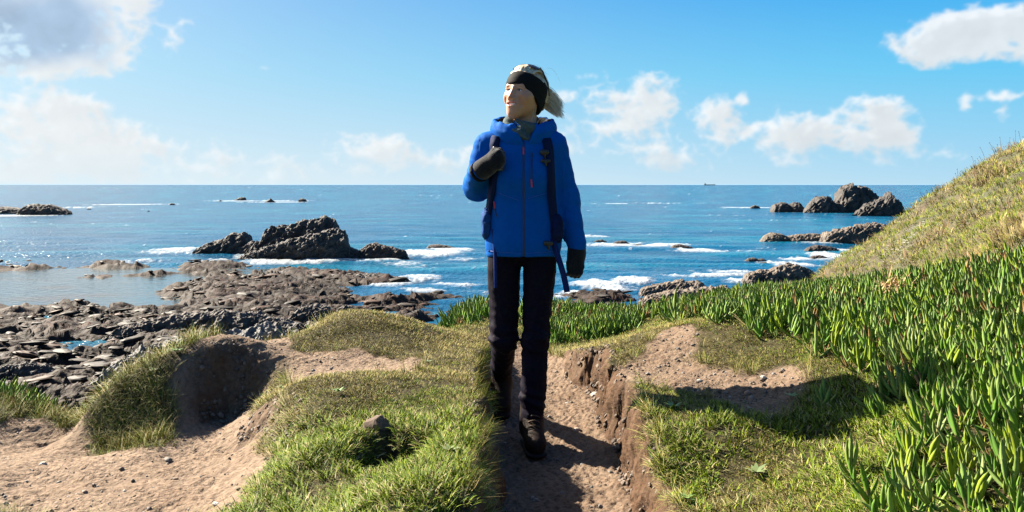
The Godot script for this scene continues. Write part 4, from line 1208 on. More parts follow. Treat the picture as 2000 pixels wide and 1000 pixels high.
func build_ice_plants() -> void:
	rng.seed = 23
	var m := mat(Color.WHITE, 0.55, true)
	m.metallic_specular = 0.25
	m.backlight_enabled = true
	m.backlight = Color(0.10, 0.16, 0.04)
	var tones := [Color(0.100, 0.172, 0.024), Color(0.068, 0.135, 0.022), Color(0.130, 0.190, 0.046), Color(0.135, 0.190, 0.019), Color(0.140, 0.195, 0.060)]
	var tips := [Color(0.129, 0.172, 0.052), Color(0.155, 0.129, 0.060), Color(0.086, 0.129, 0.043)]
	var shoots := []
	for k in 7:
		shoots.append(shoot(3 + k % 2, tones[k % 5], tips[k % 3]))
	shoots.append(shoot(3, Color(0.17, 0.12, 0.05), Color(0.16, 0.07, 0.04)))
	for k in 5:
		var three := []
		for q in 3:
			start()
			finger(Vector3.ZERO, 0.0, 0.16, rng.randf_range(0.2, 0.8), rng.randf_range(0.075, 0.095), 0.0112, vary(tones[k], 0.1), tips[(k + q) % 3])
			three.append(finish())
		leaf_meshes.append(three)
	var spots := []
	var near := []
	var d := 1.9
	while d < 9.6:
		var cell := clampf(0.022 + 0.0018 * d, 0.0255, 0.044)
		var x := -3.4
		while x < 5.6:
			var xx := x + rng.randf_range(-0.5, 0.5) * cell
			var dd := d + rng.randf_range(-0.5, 0.5) * cell
			x += cell
			if xx > 0.70 * dd + 1.6 or xx < -0.7 * dd - 0.2 or (xx > -2.2 and xx < -0.9) or xx < 0.1 and dd < 4.2 or xx < 0.75 and dd < 3.0:
				continue
			var sd := ice_sd(xx, dd)
			if sd < -0.25:
				continue
			var g := n_mid.get_noise_2d(xx * 0.5 + 12.0, dd * 0.5)
			var p := smoothstep(-0.10, 0.16, sd + g * 0.12)
			if xx > 0.8 and dd < 4.0: p *= smoothstep(-0.2, 0.75, sd + g * 0.3) * 0.85 + 0.12
			if rng.randf() > p * 0.92:
				continue
			var h := land(xx, dd)
			if h < -1.6 or land_in_trench > 0.3:
				continue
			var up := (land_normal(xx, dd) * 0.5 + Vector3.UP + Vector3(rng.randf_range(-0.55, 0.55), 0, rng.randf_range(-0.55, 0.55))).normalized()
			var sc := rng.randf_range(0.55, 1.25) * (1.0 if dd < 5.0 else 1.05)
			var t := stand(xx, dd, up, sc, 0.008)
			var tint := Color(1, 1, 1) * (1.0 + 0.22 * g + rng.randf_range(-0.1, 0.12))
			tint.a = 1.0
			var in_view := absf(xx / dd) < 0.60 and (1.18 - h) / dd < 0.385
			if in_view and xx > 0.7 and dd < 4.4:
				near.append([(1.0 + absf(xx) * 0.2) * dd / sc, t, tint, sc, xx, dd])
			else:
				spots.append([t, tint])
	
		d += cell
	near.sort_custom(func(a, b): return a[0] < b[0])
	for k in near.size():
		if k < 230:
			var tone := rng.randi() % 5
			var look: String = ["mid green", "dark green", "grey green", "yellow green", "pale green"][tone]
			var tall: String = "tall" if near[k][3] > 1.0 else ("small" if near[k][3] < 0.75 else "middling")
			var row: String = "nearest rows" if near[k][5] < 2.9 else ("middle rows" if near[k][5] < 3.5 else "back rows")
			var u: float = near[k][4] / near[k][5]
			var place: String = "by the right edge" if u > 0.50 else ("beside the shaded turf" if u < 0.40 else "of the right carpet")
			ice_plant(near[k][1], 3 + k % 2, tone, m, "%s %s %s-leaved ice plant shoot, %s %s" % [tall, look, "six" if k % 2 == 0 else "eight", row, place], "ice plant shoots in the right foreground")
		else:
			spots.append([near[k][1], near[k][2]])
	scatter("ice_plant_carpet", shoots, m, spots, "dense carpet of fleshy green ice plants on the right bank and cliff edge", "ground cover")
	var straws := []
	var thatch := [tuft(7, 0.05, 0.05, 0.13, 0.004, [Color(0.30, 0.22, 0.11), Color(0.20, 0.13, 0.07)], 1.4, 1.2)]
	for k in spots.size():
		if rng.randf() < 0.05:
			straws.append([spots[k][0], Color.WHITE])
	scatter("dead_thatch", thatch, m, straws, "tan dead stalks tangled through the ice plant carpet", "dead stalks")
	print("ice ", near.size(), " ", spots.size())
	# clumps that stand by themselves
	for a in [[0.93, 4.95, 5, 1.6, "largest ice plant clump standing alone against the cove"], [1.30, 3.72, 4, 1.25, "ice plant clump at the edge of the bare gravelly shelf"], [1.22, 4.25, 4, 1.2, "ice plant clump on the dry lip above the shelf"], [1.02, 2.62, 4, 1.15, "lone ice plant shoot on the turf in the lower right"], [1.16, 3.25, 4, 1.2, "ice plant with pale spreading leaves by the shadow edge"]]:
		ice_plant(stand(a[0], a[1], Vector3.UP, a[3], 0.006), a[2], 2, m, a[4], "ice plants standing apart")

# ---------------------------------------------------------------- the walker
# Shapes are fields of distance: tapered limbs joined by a smooth minimum, meshed as surface nets.
var f_a := PackedVector3Array()
var f_ab := PackedVector3Array()
var f_s := PackedVector3Array()
var f_r := PackedFloat32Array()
var f_cut := []

func field(prims: Array, cuts := []) -> void:
	# prim: [from, to, radius at from, radius at to, blend, stretch, sign]
	f_a = PackedVector3Array()
	f_ab = PackedVector3Array()
	f_s = PackedVector3Array()
	f_r = PackedFloat32Array()
	f_cut = cuts
	for q in prims:
		var s: Vector3 = q[5] if q.size() > 5 else Vector3.ONE
		f_a.append(q[0])
		f_ab.append((q[1] - q[0]) * s)
		f_s.append(s)
		f_r.append_array([q[2], q[3], q[4] if q.size() > 4 else 0.03, q[6] if q.size() > 6 else 1.0])

func dist(p: Vector3) -> float:
	var d := 1e3
	for k in f_a.size():
		var s := f_s[k]
		var o := (p - f_a[k]) * s
		var ab := f_ab[k]
		var l := ab.length_squared()
		var t := clampf(o.dot(ab) / l, 0.0, 1.0) if l > 1e-9 else 0.0
		var e := ((o - ab * t).length() - lerpf(f_r[4 * k], f_r[4 * k + 1], t)) / maxf(1.0, (s.x + s.y + s.z) / 3.0)
		var kk := f_r[4 * k + 2]
		if f_r[4 * k + 3] > 0.0:
			var h := maxf(kk - absf(d - e), 0.0) / kk
			d = minf(d, e) - h * h * kk * 0.25
		else:
			var h := maxf(kk - absf(d + e), 0.0) / kk
			d = maxf(d, -e) + h * h * kk * 0.25
	for c in f_cut:
		d = maxf(d, c[0].dot(p) - c[1])
	return d

func net(sdf: Callable, lo: Vector3, hi: Vector3, cell: float, tint: Callable, place := Transform3D()) -> Array:
	var B := 5
	var bx := int(ceil((hi.x - lo.x) / cell / B))
	var by := int(ceil((hi.y - lo.y) / cell / B))
	var bz := int(ceil((hi.z - lo.z) / cell / B))
	var nx := bx * B + 1
	var ny := by * B + 1
	var nz := bz * B + 1
	var val := PackedFloat32Array()
	val.resize(nx * ny * nz)
	val.fill(NAN)
	var reach := cell * B * 0.5 * 1.75 * 1.35 + 0.02
	var live := PackedInt32Array()
	for k in bz:
		for j in by:
			for i in bx:
				var ctr := lo + Vector3(i + 0.5, j + 0.5, k + 0.5) * (cell * B)
				if absf(sdf.call(ctr)) > reach:
					continue
				live.append_array([i, j, k])
				for c in B + 1:
					for b in B + 1:
						var at := ((k * B + c) * ny + j * B + b) * nx + i * B
						for a in B + 1:
							if is_nan(val[at + a]):
								val[at + a] = sdf.call(lo + Vector3(i * B + a, j * B + b, k * B + c) * cell)
	var id := {}
	var P := PackedVector3Array()
	var dx := [0, 1, 0, 1, 0, 1, 0, 1]
	var offs := PackedInt32Array([0, 1, nx, nx + 1, nx * ny, nx * ny + 1, nx * ny + nx, nx * ny + nx + 1])
	var corner := [Vector3(0, 0, 0), Vector3(1, 0, 0), Vector3(0, 1, 0), Vector3(1, 1, 0), Vector3(0, 0, 1), Vector3(1, 0, 1), Vector3(0, 1, 1), Vector3(1, 1, 1)]
	var edges := [[0, 1], [2, 3], [4, 5], [6, 7], [0, 2], [1, 3], [4, 6], [5, 7], [0, 4], [1, 5], [2, 6], [3, 7]]
	for n in range(0, live.size(), 3):
		for c in B:
			for b in B:
				for a in B:
					var X := live[n] * B + a
					var Y := live[n + 1] * B + b
					var Z := live[n + 2] * B + c
					var at := (Z * ny + Y) * nx + X
					var inside := 0
					for q in 8:
						if val[at + offs[q]] < 0.0: inside += 1
					if inside == 0 or inside == 8:
						continue
					var sum := Vector3.ZERO
					var cnt := 0
					for e in edges:
						var v0 := val[at + offs[e[0]]]
						var v1 := val[at + offs[e[1]]]
						if (v0 < 0.0) != (v1 < 0.0):
							sum += corner[e[0]].lerp(corner[e[1]], v0 / (v0 - v1))
							cnt += 1
					id[at] = P.size()
					P.append(lo + (Vector3(X, Y, Z) + sum / cnt) * cell)
	var I := PackedInt32Array()
	for at in id:
		for axis in 3:
			var st: int = [1, nx, nx * ny][axis]
			var su: int = [nx, nx * ny, 1][axis]
			var sv: int = [nx * ny, 1, nx][axis]
			var v0 := val[at]
			var v1 := val[at + st]
			if (v0 < 0.0) == (v1 < 0.0):
				continue
			if not (id.has(at - su) and id.has(at - sv) and id.has(at - su - sv)):
				continue
			var a: int = id[at]
			var b: int = id[at - su]
			var c: int = id[at - su - sv]
			var d: int = id[at - sv]
			if v0 < 0.0:
				I.append_array([a, c, b, a, d, c])
			else:
				I.append_array([a, b, c, a, c, d])
	var N := PackedVector3Array()
	N.resize(P.size())
	for t in range(0, I.size(), 3):
		var fn := (P[I[t + 2]] - P[I[t]]).cross(P[I[t + 1]] - P[I[t]])
		N[I[t]] += fn
		N[I[t + 1]] += fn
		N[I[t + 2]] += fn
	var C := PackedColorArray()
	C.resize(P.size())
	for k in P.size():
		C[k] = tint.call(P[k])
		P[k] = place * P[k]
		N[k] = (place.basis * N[k]).normalized()
	return [P, N, C, I]

func net_mesh(parts: Array) -> ArrayMesh:
	start()
	for q in parts:
		var off := v_p.size()
		v_p.append_array(q[0])
		v_n.append_array(q[1])
		v_c.append_array(q[2])
		for i in q[3]:
			v_i.append(i + off)
	return finish()

# a strap or band: a flat strip with thickness along points, normals given
func band(pts: Array, nrm: Array, wide: float, thick: float, col := Color.WHITE, taper := 1.0) -> ArrayMesh:
	start()
	var n := pts.size()
	for k in n:
		var t: Vector3 = (pts[mini(k + 1, n - 1)] - pts[maxi(k - 1, 0)]).normalized()
		var up: Vector3 = nrm[k]
		var s := t.cross(up).normalized()
		up = s.cross(t).normalized()
		var w := wide * 0.5 * lerpf(1.0, taper, float(k) / (n - 1))
		var ring := [s * w, s * w * 0.85 + up * thick, -s * w * 0.85 + up * thick, -s * w, -s * w * 0.85 - up * thick * 0.6, s * w * 0.85 - up * thick * 0.6]
		for r in ring:
			v_p.append(pts[k] + r)
			v_n.append((r + up * (thick * 2.0 * signf(r.dot(up)))).normalized())
			v_c.append(col)
	for k in n - 1:
		for q in 6:
			var a := 6 * k + q
			var b := 6 * k + (q + 1) % 6
			v_i.append_array([a, b, a + 6, b, b + 6, a + 6])
	for e in [0, n - 1]:
		for q in range(1, 5):
			v_i.append_array([6 * e, 6 * e + q, 6 * e + q + 1])
	return finish()

func tube(pts: Array, r0: float, r1: float, col: Color, sides := 5, fresh := true) -> void:
	if fresh: start()
	var first := v_p.size()
	var n := pts.size()
	for k in n:
		var t: Vector3 = (pts[mini(k + 1, n - 1)] - pts[maxi(k - 1, 0)]).normalized()
		var s := t.cross(Vector3(0.3, 0.2, 0.93)).normalized()
		var u := s.cross(t)
		var r := lerpf(r0, r1, float(k) / (n - 1))
		for q in sides:
			var a := TAU * q / sides
			var o := s * cos(a) + u * sin(a)
			v_p.append(pts[k] + o * r)
			v_n.append(o)
			v_c.append(col)
	for k in n - 1:
		for q in sides:
			var a := first + sides * k + q
			var b := first + sides * k + (q + 1) % sides
			v_i.append_array([a, b, a + sides, b, b + sides, a + sides])

func curve(a: Vector3, b: Vector3, c: Vector3, d: Vector3, n: int) -> Array:
	var r := []
	for k in n + 1:
		r.append(a.bezier_interpolate(b, c, d, float(k) / n))
	return r

const LOX := 0.05
var limbs := {
	"sr": Vector3(-0.105, 1.335, -0.015), "er": Vector3(-0.162, 1.142, -0.075), "wr": Vector3(-0.148, 1.210, 0.095),
	"sl": Vector3(0.188, 1.335, -0.015), "el": Vector3(0.248, 1.10, -0.035), "wl": Vector3(0.289, 0.878, 0.005),
	"hr": Vector3(-0.034, 0.86, 0.0), "kr": Vector3(-0.038, 0.475, 0.0), "ar": Vector3(-0.050, 0.215, -0.36),
	"hl": Vector3(0.126, 0.86, 0.0), "kl": Vector3(0.105, 0.475, 0.05), "al": Vector3(0.086, 0.13, 0.05)}
const HEAD_AT := Vector3(0.055, 1.562, 0.0)
var head_place := Transform3D(Basis(Vector3.UP, deg_to_rad(-36)) * Basis(Vector3.RIGHT, deg_to_rad(-7)) * Basis(Vector3.BACK, deg_to_rad(-3)), HEAD_AT)
var n_fold: FastNoiseLite
var n_weave: FastNoiseLite

func jacket_prims() -> Array:
	var L := limbs
	return [
		[Vector3(LOX, 1.235, -0.012), Vector3(LOX + 0.002, 0.90, 0.0), 0.152, 0.172, 0.05, Vector3(1, 1, 1.38)],
		[Vector3(LOX - 0.10, 1.325, -0.012), Vector3(LOX + 0.10, 1.328, -0.012), 0.068, 0.068, 0.06],
		[Vector3(LOX, 1.395, -0.01), Vector3(LOX, 1.30, -0.005), 0.062, 0.11, 0.06, Vector3(1, 1, 1.15)],
		[Vector3(LOX - 0.055, 1.205, 0.055), Vector3(LOX - 0.055, 1.19, 0.06), 0.066, 0.066, 0.06],
		[Vector3(LOX + 0.06, 1.205, 0.055), Vector3(LOX + 0.06, 1.19, 0.06), 0.066, 0.066, 0.06],
		[L.sr, L.er, 0.063, 0.056, 0.035], [L.er, L.wr, 0.057, 0.046, 0.03],
		[L.sl, L.el, 0.061, 0.050, 0.03], [L.el, L.wl, 0.051, 0.043, 0.03]]

func jacket_sdf(p: Vector3) -> float:
	var d := dist(p)
	if absf(d) < 0.05:
		var limb := clampf(maxf(LOX - 0.165 - p.x, p.x - LOX - 0.155) / 0.03, 0.0, 1.0)
		var f := n_fold.get_noise_3d(p.x * 6.0 + p.y * 2.0, p.y * (9.0 + 9.0 * limb) + p.x * 4.0, p.z * 5.0)
		var g := n_fold.get_noise_3d(p.x * 3.0 + 7.0, p.y * 4.0, p.z * 3.0)
		d += f * lerpf(0.0018, 0.0055, limb) + g * 0.006
		# the seam of the hem and the welt down the front
		d += 0.003 * exp(-pow((p.y - 0.862) / 0.004, 2.0)) * (1.0 - limb)
		if p.z > 0.03: d += 0.0035 * exp(-pow((p.x - LOX) / 0.006, 2.0))
	return d

func on_jacket(x: float, y: float, off := 0.004) -> Vector3:
	var z := 0.30
	for k in 60:
		var d := jacket_sdf(Vector3(x, y, z))
		if d < off: break
		z -= maxf(d - off, 0.0008) * 0.8
	return Vector3(x, y, z)

func slope_of(sdf: Callable, p: Vector3) -> Vector3:
	var e := 0.006
	return Vector3(sdf.call(p + Vector3(e, 0, 0)) - sdf.call(p - Vector3(e, 0, 0)), sdf.call(p + Vector3(0, e, 0)) - sdf.call(p - Vector3(0, e, 0)), sdf.call(p + Vector3(0, 0, e)) - sdf.call(p - Vector3(0, 0, e))).normalized()

func head_prims() -> Array:
	var E := Vector3.ONE
	return [
		[Vector3(0, 0.030, -0.014), Vector3(0, 0.031, -0.014), 0.083, 0.083, 0.03, Vector3(1.13, 1.0, 0.90)],
		[Vector3(0, -0.02, 0.028), Vector3(0, -0.045, 0.030), 0.058, 0.050, 0.03, Vector3(1, 1, 1)],
		[Vector3(0.045, -0.052, 0.0), Vector3(0.010, -0.097, 0.060), 0.021, 0.018, 0.035],
		[Vector3(-0.045, -0.052, 0.0), Vector3(-0.010, -0.097, 0.060), 0.021, 0.018, 0.035],
		[Vector3(-0.006, -0.098, 0.066), Vector3(0.006, -0.098, 0.066), 0.0155, 0.0155, 0.02],
		[Vector3(0.037, -0.030, 0.054), Vector3(0.045, -0.022, 0.042), 0.025, 0.023, 0.035],
		[Vector3(-0.037, -0.030, 0.054), Vector3(-0.045, -0.022, 0.042), 0.025, 0.023, 0.035],
		[Vector3(-0.034, 0.020, 0.072), Vector3(0.034, 0.020, 0.072), 0.013, 0.013, 0.02],
		[Vector3(0, -0.062, 0.072), Vector3(0, -0.060, 0.072), 0.024, 0.024, 0.025, Vector3(0.8, 1, 1.1)],
		# eye sockets
		[Vector3(0.031, 0.003, 0.098), Vector3(0.031, 0.003, 0.098), 0.017, 0.017, 0.016, Vector3(0.85, 1.25, 1), -1.0],
		[Vector3(-0.031, 0.003, 0.098), Vector3(-0.031, 0.003, 0.098), 0.017, 0.017, 0.016, Vector3(0.85, 1.25, 1), -1.0],
		# nose
		[Vector3(0, 0.010, 0.084), Vector3(0, -0.032, 0.101), 0.0070, 0.0108, 0.012],
		[Vector3(0.011, -0.037, 0.092), Vector3(0.012, -0.038, 0.090), 0.0085, 0.0085, 0.008],
		[Vector3(-0.011, -0.037, 0.092), Vector3(-0.012, -0.038, 0.090), 0.0085, 0.0085, 0.008],
		# lids
		[Vector3(0.018, 0.010, 0.080), Vector3(0.045, 0.008, 0.073), 0.0045, 0.0045, 0.006],
		[Vector3(-0.018, 0.010, 0.080), Vector3(-0.045, 0.008, 0.073), 0.0045, 0.0045, 0.006],
		[Vector3(0.018, -0.007, 0.079), Vector3(0.044, -0.006, 0.072), 0.0045, 0.0045, 0.007],
		[Vector3(-0.018, -0.007, 0.079), Vector3(-0.044, -0.006, 0.072), 0.0045, 0.0045, 0.007],
		# the smile: lips round an opening that shows the teeth
		[Vector3(0.030, -0.0520, 0.072), Vector3(0.006, -0.0525, 0.0905), 0.0036, 0.0042, 0.007],
		[Vector3(-0.030, -0.0520, 0.072), Vector3(-0.006, -0.0525, 0.0905), 0.0036, 0.0042, 0.007],
		[Vector3(0.029, -0.0535, 0.072), Vector3(0.006, -0.0710, 0.0885), 0.0036, 0.0050, 0.007],
		[Vector3(-0.029, -0.0535, 0.072), Vector3(-0.006, -0.0710, 0.0885), 0.0036, 0.0050, 0.007],
		[Vector3(0, -0.0610, 0.093), Vector3(0, -0.0610, 0.093), 0.0255, 0.0255, 0.003, Vector3(1, 4.4, 1.5), -1.0],
		[Vector3(0.042, -0.040, 0.083), Vector3(0.043, -0.062, 0.075), 0.005, 0.005, 0.02, Vector3.ONE, -1.0],
		[Vector3(-0.042, -0.040, 0.083), Vector3(-0.043, -0.062, 0.075), 0.005, 0.005, 0.02, Vector3.ONE, -1.0],
		# neck
		[Vector3(0, -0.05, -0.022), Vector3(0, -0.19, -0.035), 0.050, 0.056, 0.03]]

func skin(p: Vector3) -> Color:
	var c := Vector3(0.43, 0.215, 0.125)
	c = c.lerp(Vector3(0.42, 0.16, 0.09), 0.7 * exp(-(Vector3(absf(p.x) - 0.044, p.y + 0.028, p.z - 0.065)).length_squared() / 0.0006))
	c = c.lerp(Vector3(0.42, 0.16, 0.09), 0.7 * exp(-(Vector3(p.x, p.y + 0.035, p.z - 0.112)).length_squared() / 0.0002))
	var lip := minf(absf(p.y + 0.0525 - absf(p.x) * 0.02), absf(p.y + 0.0715 - absf(p.x) * 0.60))
	if p.z > 0.074 and absf(p.x) < 0.028 and p.y < -0.048 and p.y > -0.083:
		c = c.lerp(Vector3(0.44, 0.17, 0.14), smoothstep(0.0055, 0.002, lip) * 0.8)
	c *= 1.0 + 0.10 * n_weave.get_noise_3dv(p * 90.0)
	return Color(c.x, c.y, c.z)

func head_at(p: Vector3) -> float:
	return dist(p)

func head_cover(p: Vector3) -> float:
	# distance to the skull alone, the shape the hair and the headband follow
	var o := (p - Vector3(0, 0.028, -0.016)) * Vector3(1.11, 1.0, 0.89)
	var d := (o.length() - 0.086) * 0.97
	var e := ((p - Vector3(0, -0.040, -0.012)) * Vector3(1.03, 0.9, 0.98)).length() - 0.071
	var h := maxf(0.03 - absf(d - e), 0.0) / 0.03
	return minf(d, e) - h * h * 0.0075

func headband_sdf(p: Vector3) -> float:
	var d := maxf(head_cover(p) - 0.011, -head_cover(p) - 0.012)
	var low := 0.022 - (0.080 - p.z) * 0.92 + 0.010 * sin((0.08 - p.z) * 22.0)
	if p.z < -0.035: low = -0.090 + (-0.035 - p.z) * 1.1
	var high := 0.095 - (0.075 - p.z) * 0.40
	if p.z < -0.03: high = 0.060 - (-0.03 - p.z) * 0.5
	d += 0.0016 * n_fold.get_noise_3d(p.x * 4.0, p.y * 26.0, p.z * 4.0)
	return maxf(d, maxf(low - p.y, p.y - high) * 0.8)

func hair_sdf(p: Vector3) -> float:
	var back := smoothstep(-0.050, -0.072, p.z)
	var d := head_cover(p) - maxf(0.0075 + 0.014 * smoothstep(0.084, 0.122, p.y), 0.016 * back)
	d += 0.0028 * n_fold.get_noise_3d(p.x * 60.0 + p.y * 8.0, p.y * 22.0 + p.z * 8.0, p.z * 7.0)
	var low := 0.086 - (0.085 - p.z) * 0.42
	if p.z < -0.03: low = lerpf(0.060 - (-0.03 - p.z) * 0.45, -0.066, back)
	return maxf(d, low - p.y)

func plain(c: Color) -> Callable:
	return func(_p: Vector3) -> Color: return c

func build_person() -> void:
	rng.seed = 77
	n_fold = noise(FastNoiseLite.TYPE_SIMPLEX_SMOOTH, 1.0, 3, 101)
	n_weave = noise(FastNoiseLite.TYPE_SIMPLEX_SMOOTH, 1.0, 3, 102)
	var L := limbs
	var root := base("person", Vector3(0, LAND_Y + 0.022, -3.88))
	tag(root, "walker in a blue hooded jacket and black headband looking out to sea", "person")
	# fabrics
	var weave := noise_tex(0.09, 3, 110, [Color(0.82, 0.82, 0.82), Color(1, 1, 1)], 256)
	var weave_n := noise_tex(0.12, 3, 111, [], 256, true, 3.0)
	var blue := mat(Color.WHITE, 0.62, true, weave, 14.0, weave_n, 0.25, false)
	blue.metallic_specular = 0.16
	blue.roughness = 0.75
	var cloth := mat(Color.WHITE, 0.75, true, weave, 16.0, weave_n, 0.3, false)
	var wool := mat(Color.WHITE, 0.9, true, noise_tex(0.16, 4, 112, [Color(0.5, 0.5, 0.5), Color(1, 1, 1)], 256), 9.0, noise_tex(0.2, 3, 113, [], 256, true, 6.0), 0.8, false)
	wool.rim_enabled = true
	wool.rim = 0.5
	cloth.metallic_specular = 0.18
	wool.metallic_specular = 0.15
	var leather := mat(Color.WHITE, 0.55, true, weave, 10.0, weave_n, 0.4, false)
	leather.metallic_specular = 0.22
	leather.roughness = 0.7
	var skin_m := mat(Color.WHITE, 0.48, true)
	skin_m.subsurf_scatter_enabled = true
	skin_m.subsurf_scatter_strength = 0.08
	var plastic := mat(Color.WHITE, 0.35, true)
	# --- body: one continuous figure under the clothes, head modelled finer
	field([[Vector3(LOX, 1.30, -0.01), Vector3(LOX, 0.92, -0.005), 0.110, 0.105, 0.04, Vector3(1, 1, 1.5)],
		[L.sr, L.er, 0.040, 0.034, 0.03], [L.er, L.wr, 0.034, 0.025, 0.02], [L.sl, L.el, 0.040, 0.032, 0.03], [L.el, L.wl, 0.032, 0.025, 0.02],
		[L.wr, Vector3(-0.10, 1.245, 0.125), 0.022, 0.022, 0.02], [L.wl, Vector3(0.283, 0.81, 0.012), 0.022, 0.022, 0.02],
		[Vector3(LOX, 0.95, -0.01), L.hr, 0.07, 0.055, 0.02], [Vector3(LOX, 0.95, -0.01), L.hl, 0.07, 0.055, 0.02],
		[L.hr, L.kr, 0.055, 0.045, 0.02], [L.kr, L.ar, 0.045, 0.03, 0.02], [L.hl, L.kl, 0.055, 0.045, 0.02], [L.kl, L.al, 0.045, 0.03, 0.02],
		[L.al, Vector3(0.095, 0.06, 0.14), 0.028, 0.02, 0.02], [L.ar, Vector3(-0.05, 0.10, -0.30), 0.028, 0.02, 0.02],
		[Vector3(LOX - 0.10, 1.33, -0.012), Vector3(LOX + 0.10, 1.33, -0.012), 0.045, 0.045, 0.04],
		[Vector3(LOX, 1.33, -0.02), Vector3(0.056, 1.46, -0.022), 0.06, 0.05, 0.05]])
	var inner := net(dist, Vector3(-0.30, 0.02, -0.45), Vector3(0.38, 1.50, 0.22), 0.014, plain(Color(0.56, 0.325, 0.235)))
	field(head_prims())
	var head := net(head_at, Vector3(-0.085, -0.20, -0.12), Vector3(0.085, 0.125, 0.13), 0.0026, skin, head_place)
	var body := obj("body", net_mesh([inner, head]), skin_m, root)
	for s: float in [-1.0, 1.0]:
		var eye := SphereMesh.new()
		eye.radius = 0.0115
		eye.height = 0.023
		eye.radial_segments = 16
		eye.rings = 8
		var e := obj("eye", eye, mat(Color(0.55, 0.52, 0.50), 0.15), body)
		e.transform = head_place * Transform3D(Basis(), Vector3(0.031 * s, 0.0015, 0.0695))
		var iris := SphereMesh.new()
		iris.radius = 0.0058
		iris.height = 0.006
		iris.radial_segments = 12
		iris.rings = 6
		var ir := obj("iris", iris, mat(Color(0.03, 0.045, 0.06), 0.1), body)
		ir.transform = head_place * Transform3D(Basis(Vector3.RIGHT, PI / 2), Vector3(0.031 * s - 0.002, 0.0025, 0.0790))
		start()
		tube(curve(Vector3(0.018 * s, 0.002, 0.0815), Vector3(0.026 * s, 0.008, 0.086), Vector3(0.036 * s, 0.008, 0.085), Vector3(0.046 * s, 0.0, 0.074), 8), 0.0009, 0.0013, Color(0.05, 0.035, 0.03), 5, false)
		var lash := obj("eyelash", finish(), mat(Color.WHITE, 0.7, true), body)
		lash.transform = head_place
	field([[Vector3(0, -0.0605, 0.0735), Vector3(0, -0.0605, 0.0735), 0.0245, 0.0245, 0.004, Vector3(1, 2.7, 1.75)]])
	obj("teeth", net_mesh([net(dist, Vector3(-0.03, -0.075, 0.06), Vector3(0.03, -0.045, 0.1), 0.0018, plain(Color(0.72, 0.68, 0.60)), head_place)]), mat(Color.WHITE, 0.25, true), body)
	# --- headband and hair
	obj("headband", net_mesh([net(headband_sdf, Vector3(-0.105, -0.115, -0.135), Vector3(0.105, 0.125, 0.105), 0.0032, plain(Color(0.012, 0.012, 0.014)), head_place)]), cloth, root)
	var hair_m := mat(Color.WHITE, 0.42, true)
	var hair_tone := func(p: Vector3) -> Color:
		var k := n_weave.get_noise_3d(p.x * 120.0, p.y * 30.0, p.z * 30.0)
		var c := Vector3(0.36, 0.27, 0.17).lerp(Vector3(0.54, 0.45, 0.32), smoothstep(-0.3, 0.4, k))
		return Color(c.x, c.y, c.z)
	var cap := net(hair_sdf, Vector3(-0.11, -0.06, -0.135), Vector3(0.11, 0.135, 0.11), 0.0034, hair_tone, head_place)
	start()
	for k in 130:
		# locks combed back over the crown
		var a := rng.randf_range(-1.25, 1.25)
		var dirv := Vector3(sin(a) * 0.075, 0, 0)
		var p0 := Vector3(sin(a) * 0.064, 0.078 + 0.012 * cos(a), 0.058 - absf(a) * 0.02)
		var p3 := Vector3(sin(a) * 0.04, 0.01 + rng.randf_range(-0.02, 0.02), -0.118)
		var c := Vector3(0.60, 0.50, 0.36) * rng.randf_range(0.65, 1.1)
		tube(curve(p0, Vector3(sin(a) * 0.082, 0.134 - absf(a) * 0.014 + rng.randf_range(0, 0.008), 0.03), Vector3(sin(a) * 0.085, 0.125 - absf(a) * 0.02, -0.09), p3, 9), 0.0022, 0.0014, Color(c.x, c.y, c.z), 4, false)
	var crown := [v_p.duplicate(), v_n.duplicate(), v_c.duplicate(), v_i.duplicate()]
	for k in crown[0].size():
		crown[0][k] = head_place * crown[0][k]
		crown[1][k] = head_place.basis * crown[1][k]
	start()
	var knot := head_place * Vector3(0.0, 0.0, -0.112)
	for k in 760:
		# the ponytail blowing out in the wind, and the hair gathered into it
		var s := Vector3(rng.randf_range(-1, 1), rng.randf_range(-1, 1), rng.randf_range(-1, 1))
		var p0 := knot + Vector3(s.x * 0.020, s.y * 0.034, s.z * 0.02) + Vector3(-0.022, 0.010, 0.012)
		var reach := rng.randf_range(0.45, 1.1)
		var p3 := knot + Vector3(0.100, -0.050, 0.01) * reach + Vector3(s.z * 0.012, s.y * 0.036, s.x * 0.03)
		var c := Vector3(0.50, 0.40, 0.26).lerp(Vector3(0.82, 0.74, 0.58), rng.randf()) * rng.randf_range(0.85, 1.1)
		tube(curve(p0, p0 + Vector3(0.035, 0.028 + s.y * 0.014, s.z * 0.01), p3 + Vector3(-0.045 + s.z * 0.012, 0.050 + s.x * 0.014, 0.0), p3, 9), 0.0022, 0.0006, Color(c.x, c.y, c.z), 4, false)
	for k in 9:
		# loose strands
		var s := Vector3(rng.randf_range(-1, 1), rng.randf_range(-1, 1), rng.randf_range(-1, 1))
		var p0 := head_place * Vector3(s.x * 0.06, 0.10 + s.y * 0.01, -0.02 + s.z * 0.06)
		tube(curve(p0, p0 + Vector3(0.01, 0.03, 0), p0 + Vector3(0.05, 0.02 + s.y * 0.02, 0), p0 + Vector3(0.05 + 0.03 * s.x, -0.03 * s.y - 0.02, -0.02), 7), 0.0005, 0.0003, Color(0.75, 0.68, 0.55), 3, false)
	for k in 5:
		# wisps in front of the ear and at the jaw
		var near := head_place * Vector3(0.068, -0.06 - k * 0.001, 0.0 + rng.randf_range(-0.01, 0.012))
		tube(curve(near, near + Vector3(-0.002, -0.02, 0.004), near + Vector3(-0.012, -0.035, 0.008), near + Vector3(-0.016 + rng.randf_range(-0.01, 0.01), -0.055, 0.006), 5), 0.0006, 0.0003, Color(0.50, 0.42, 0.30), 3, false)
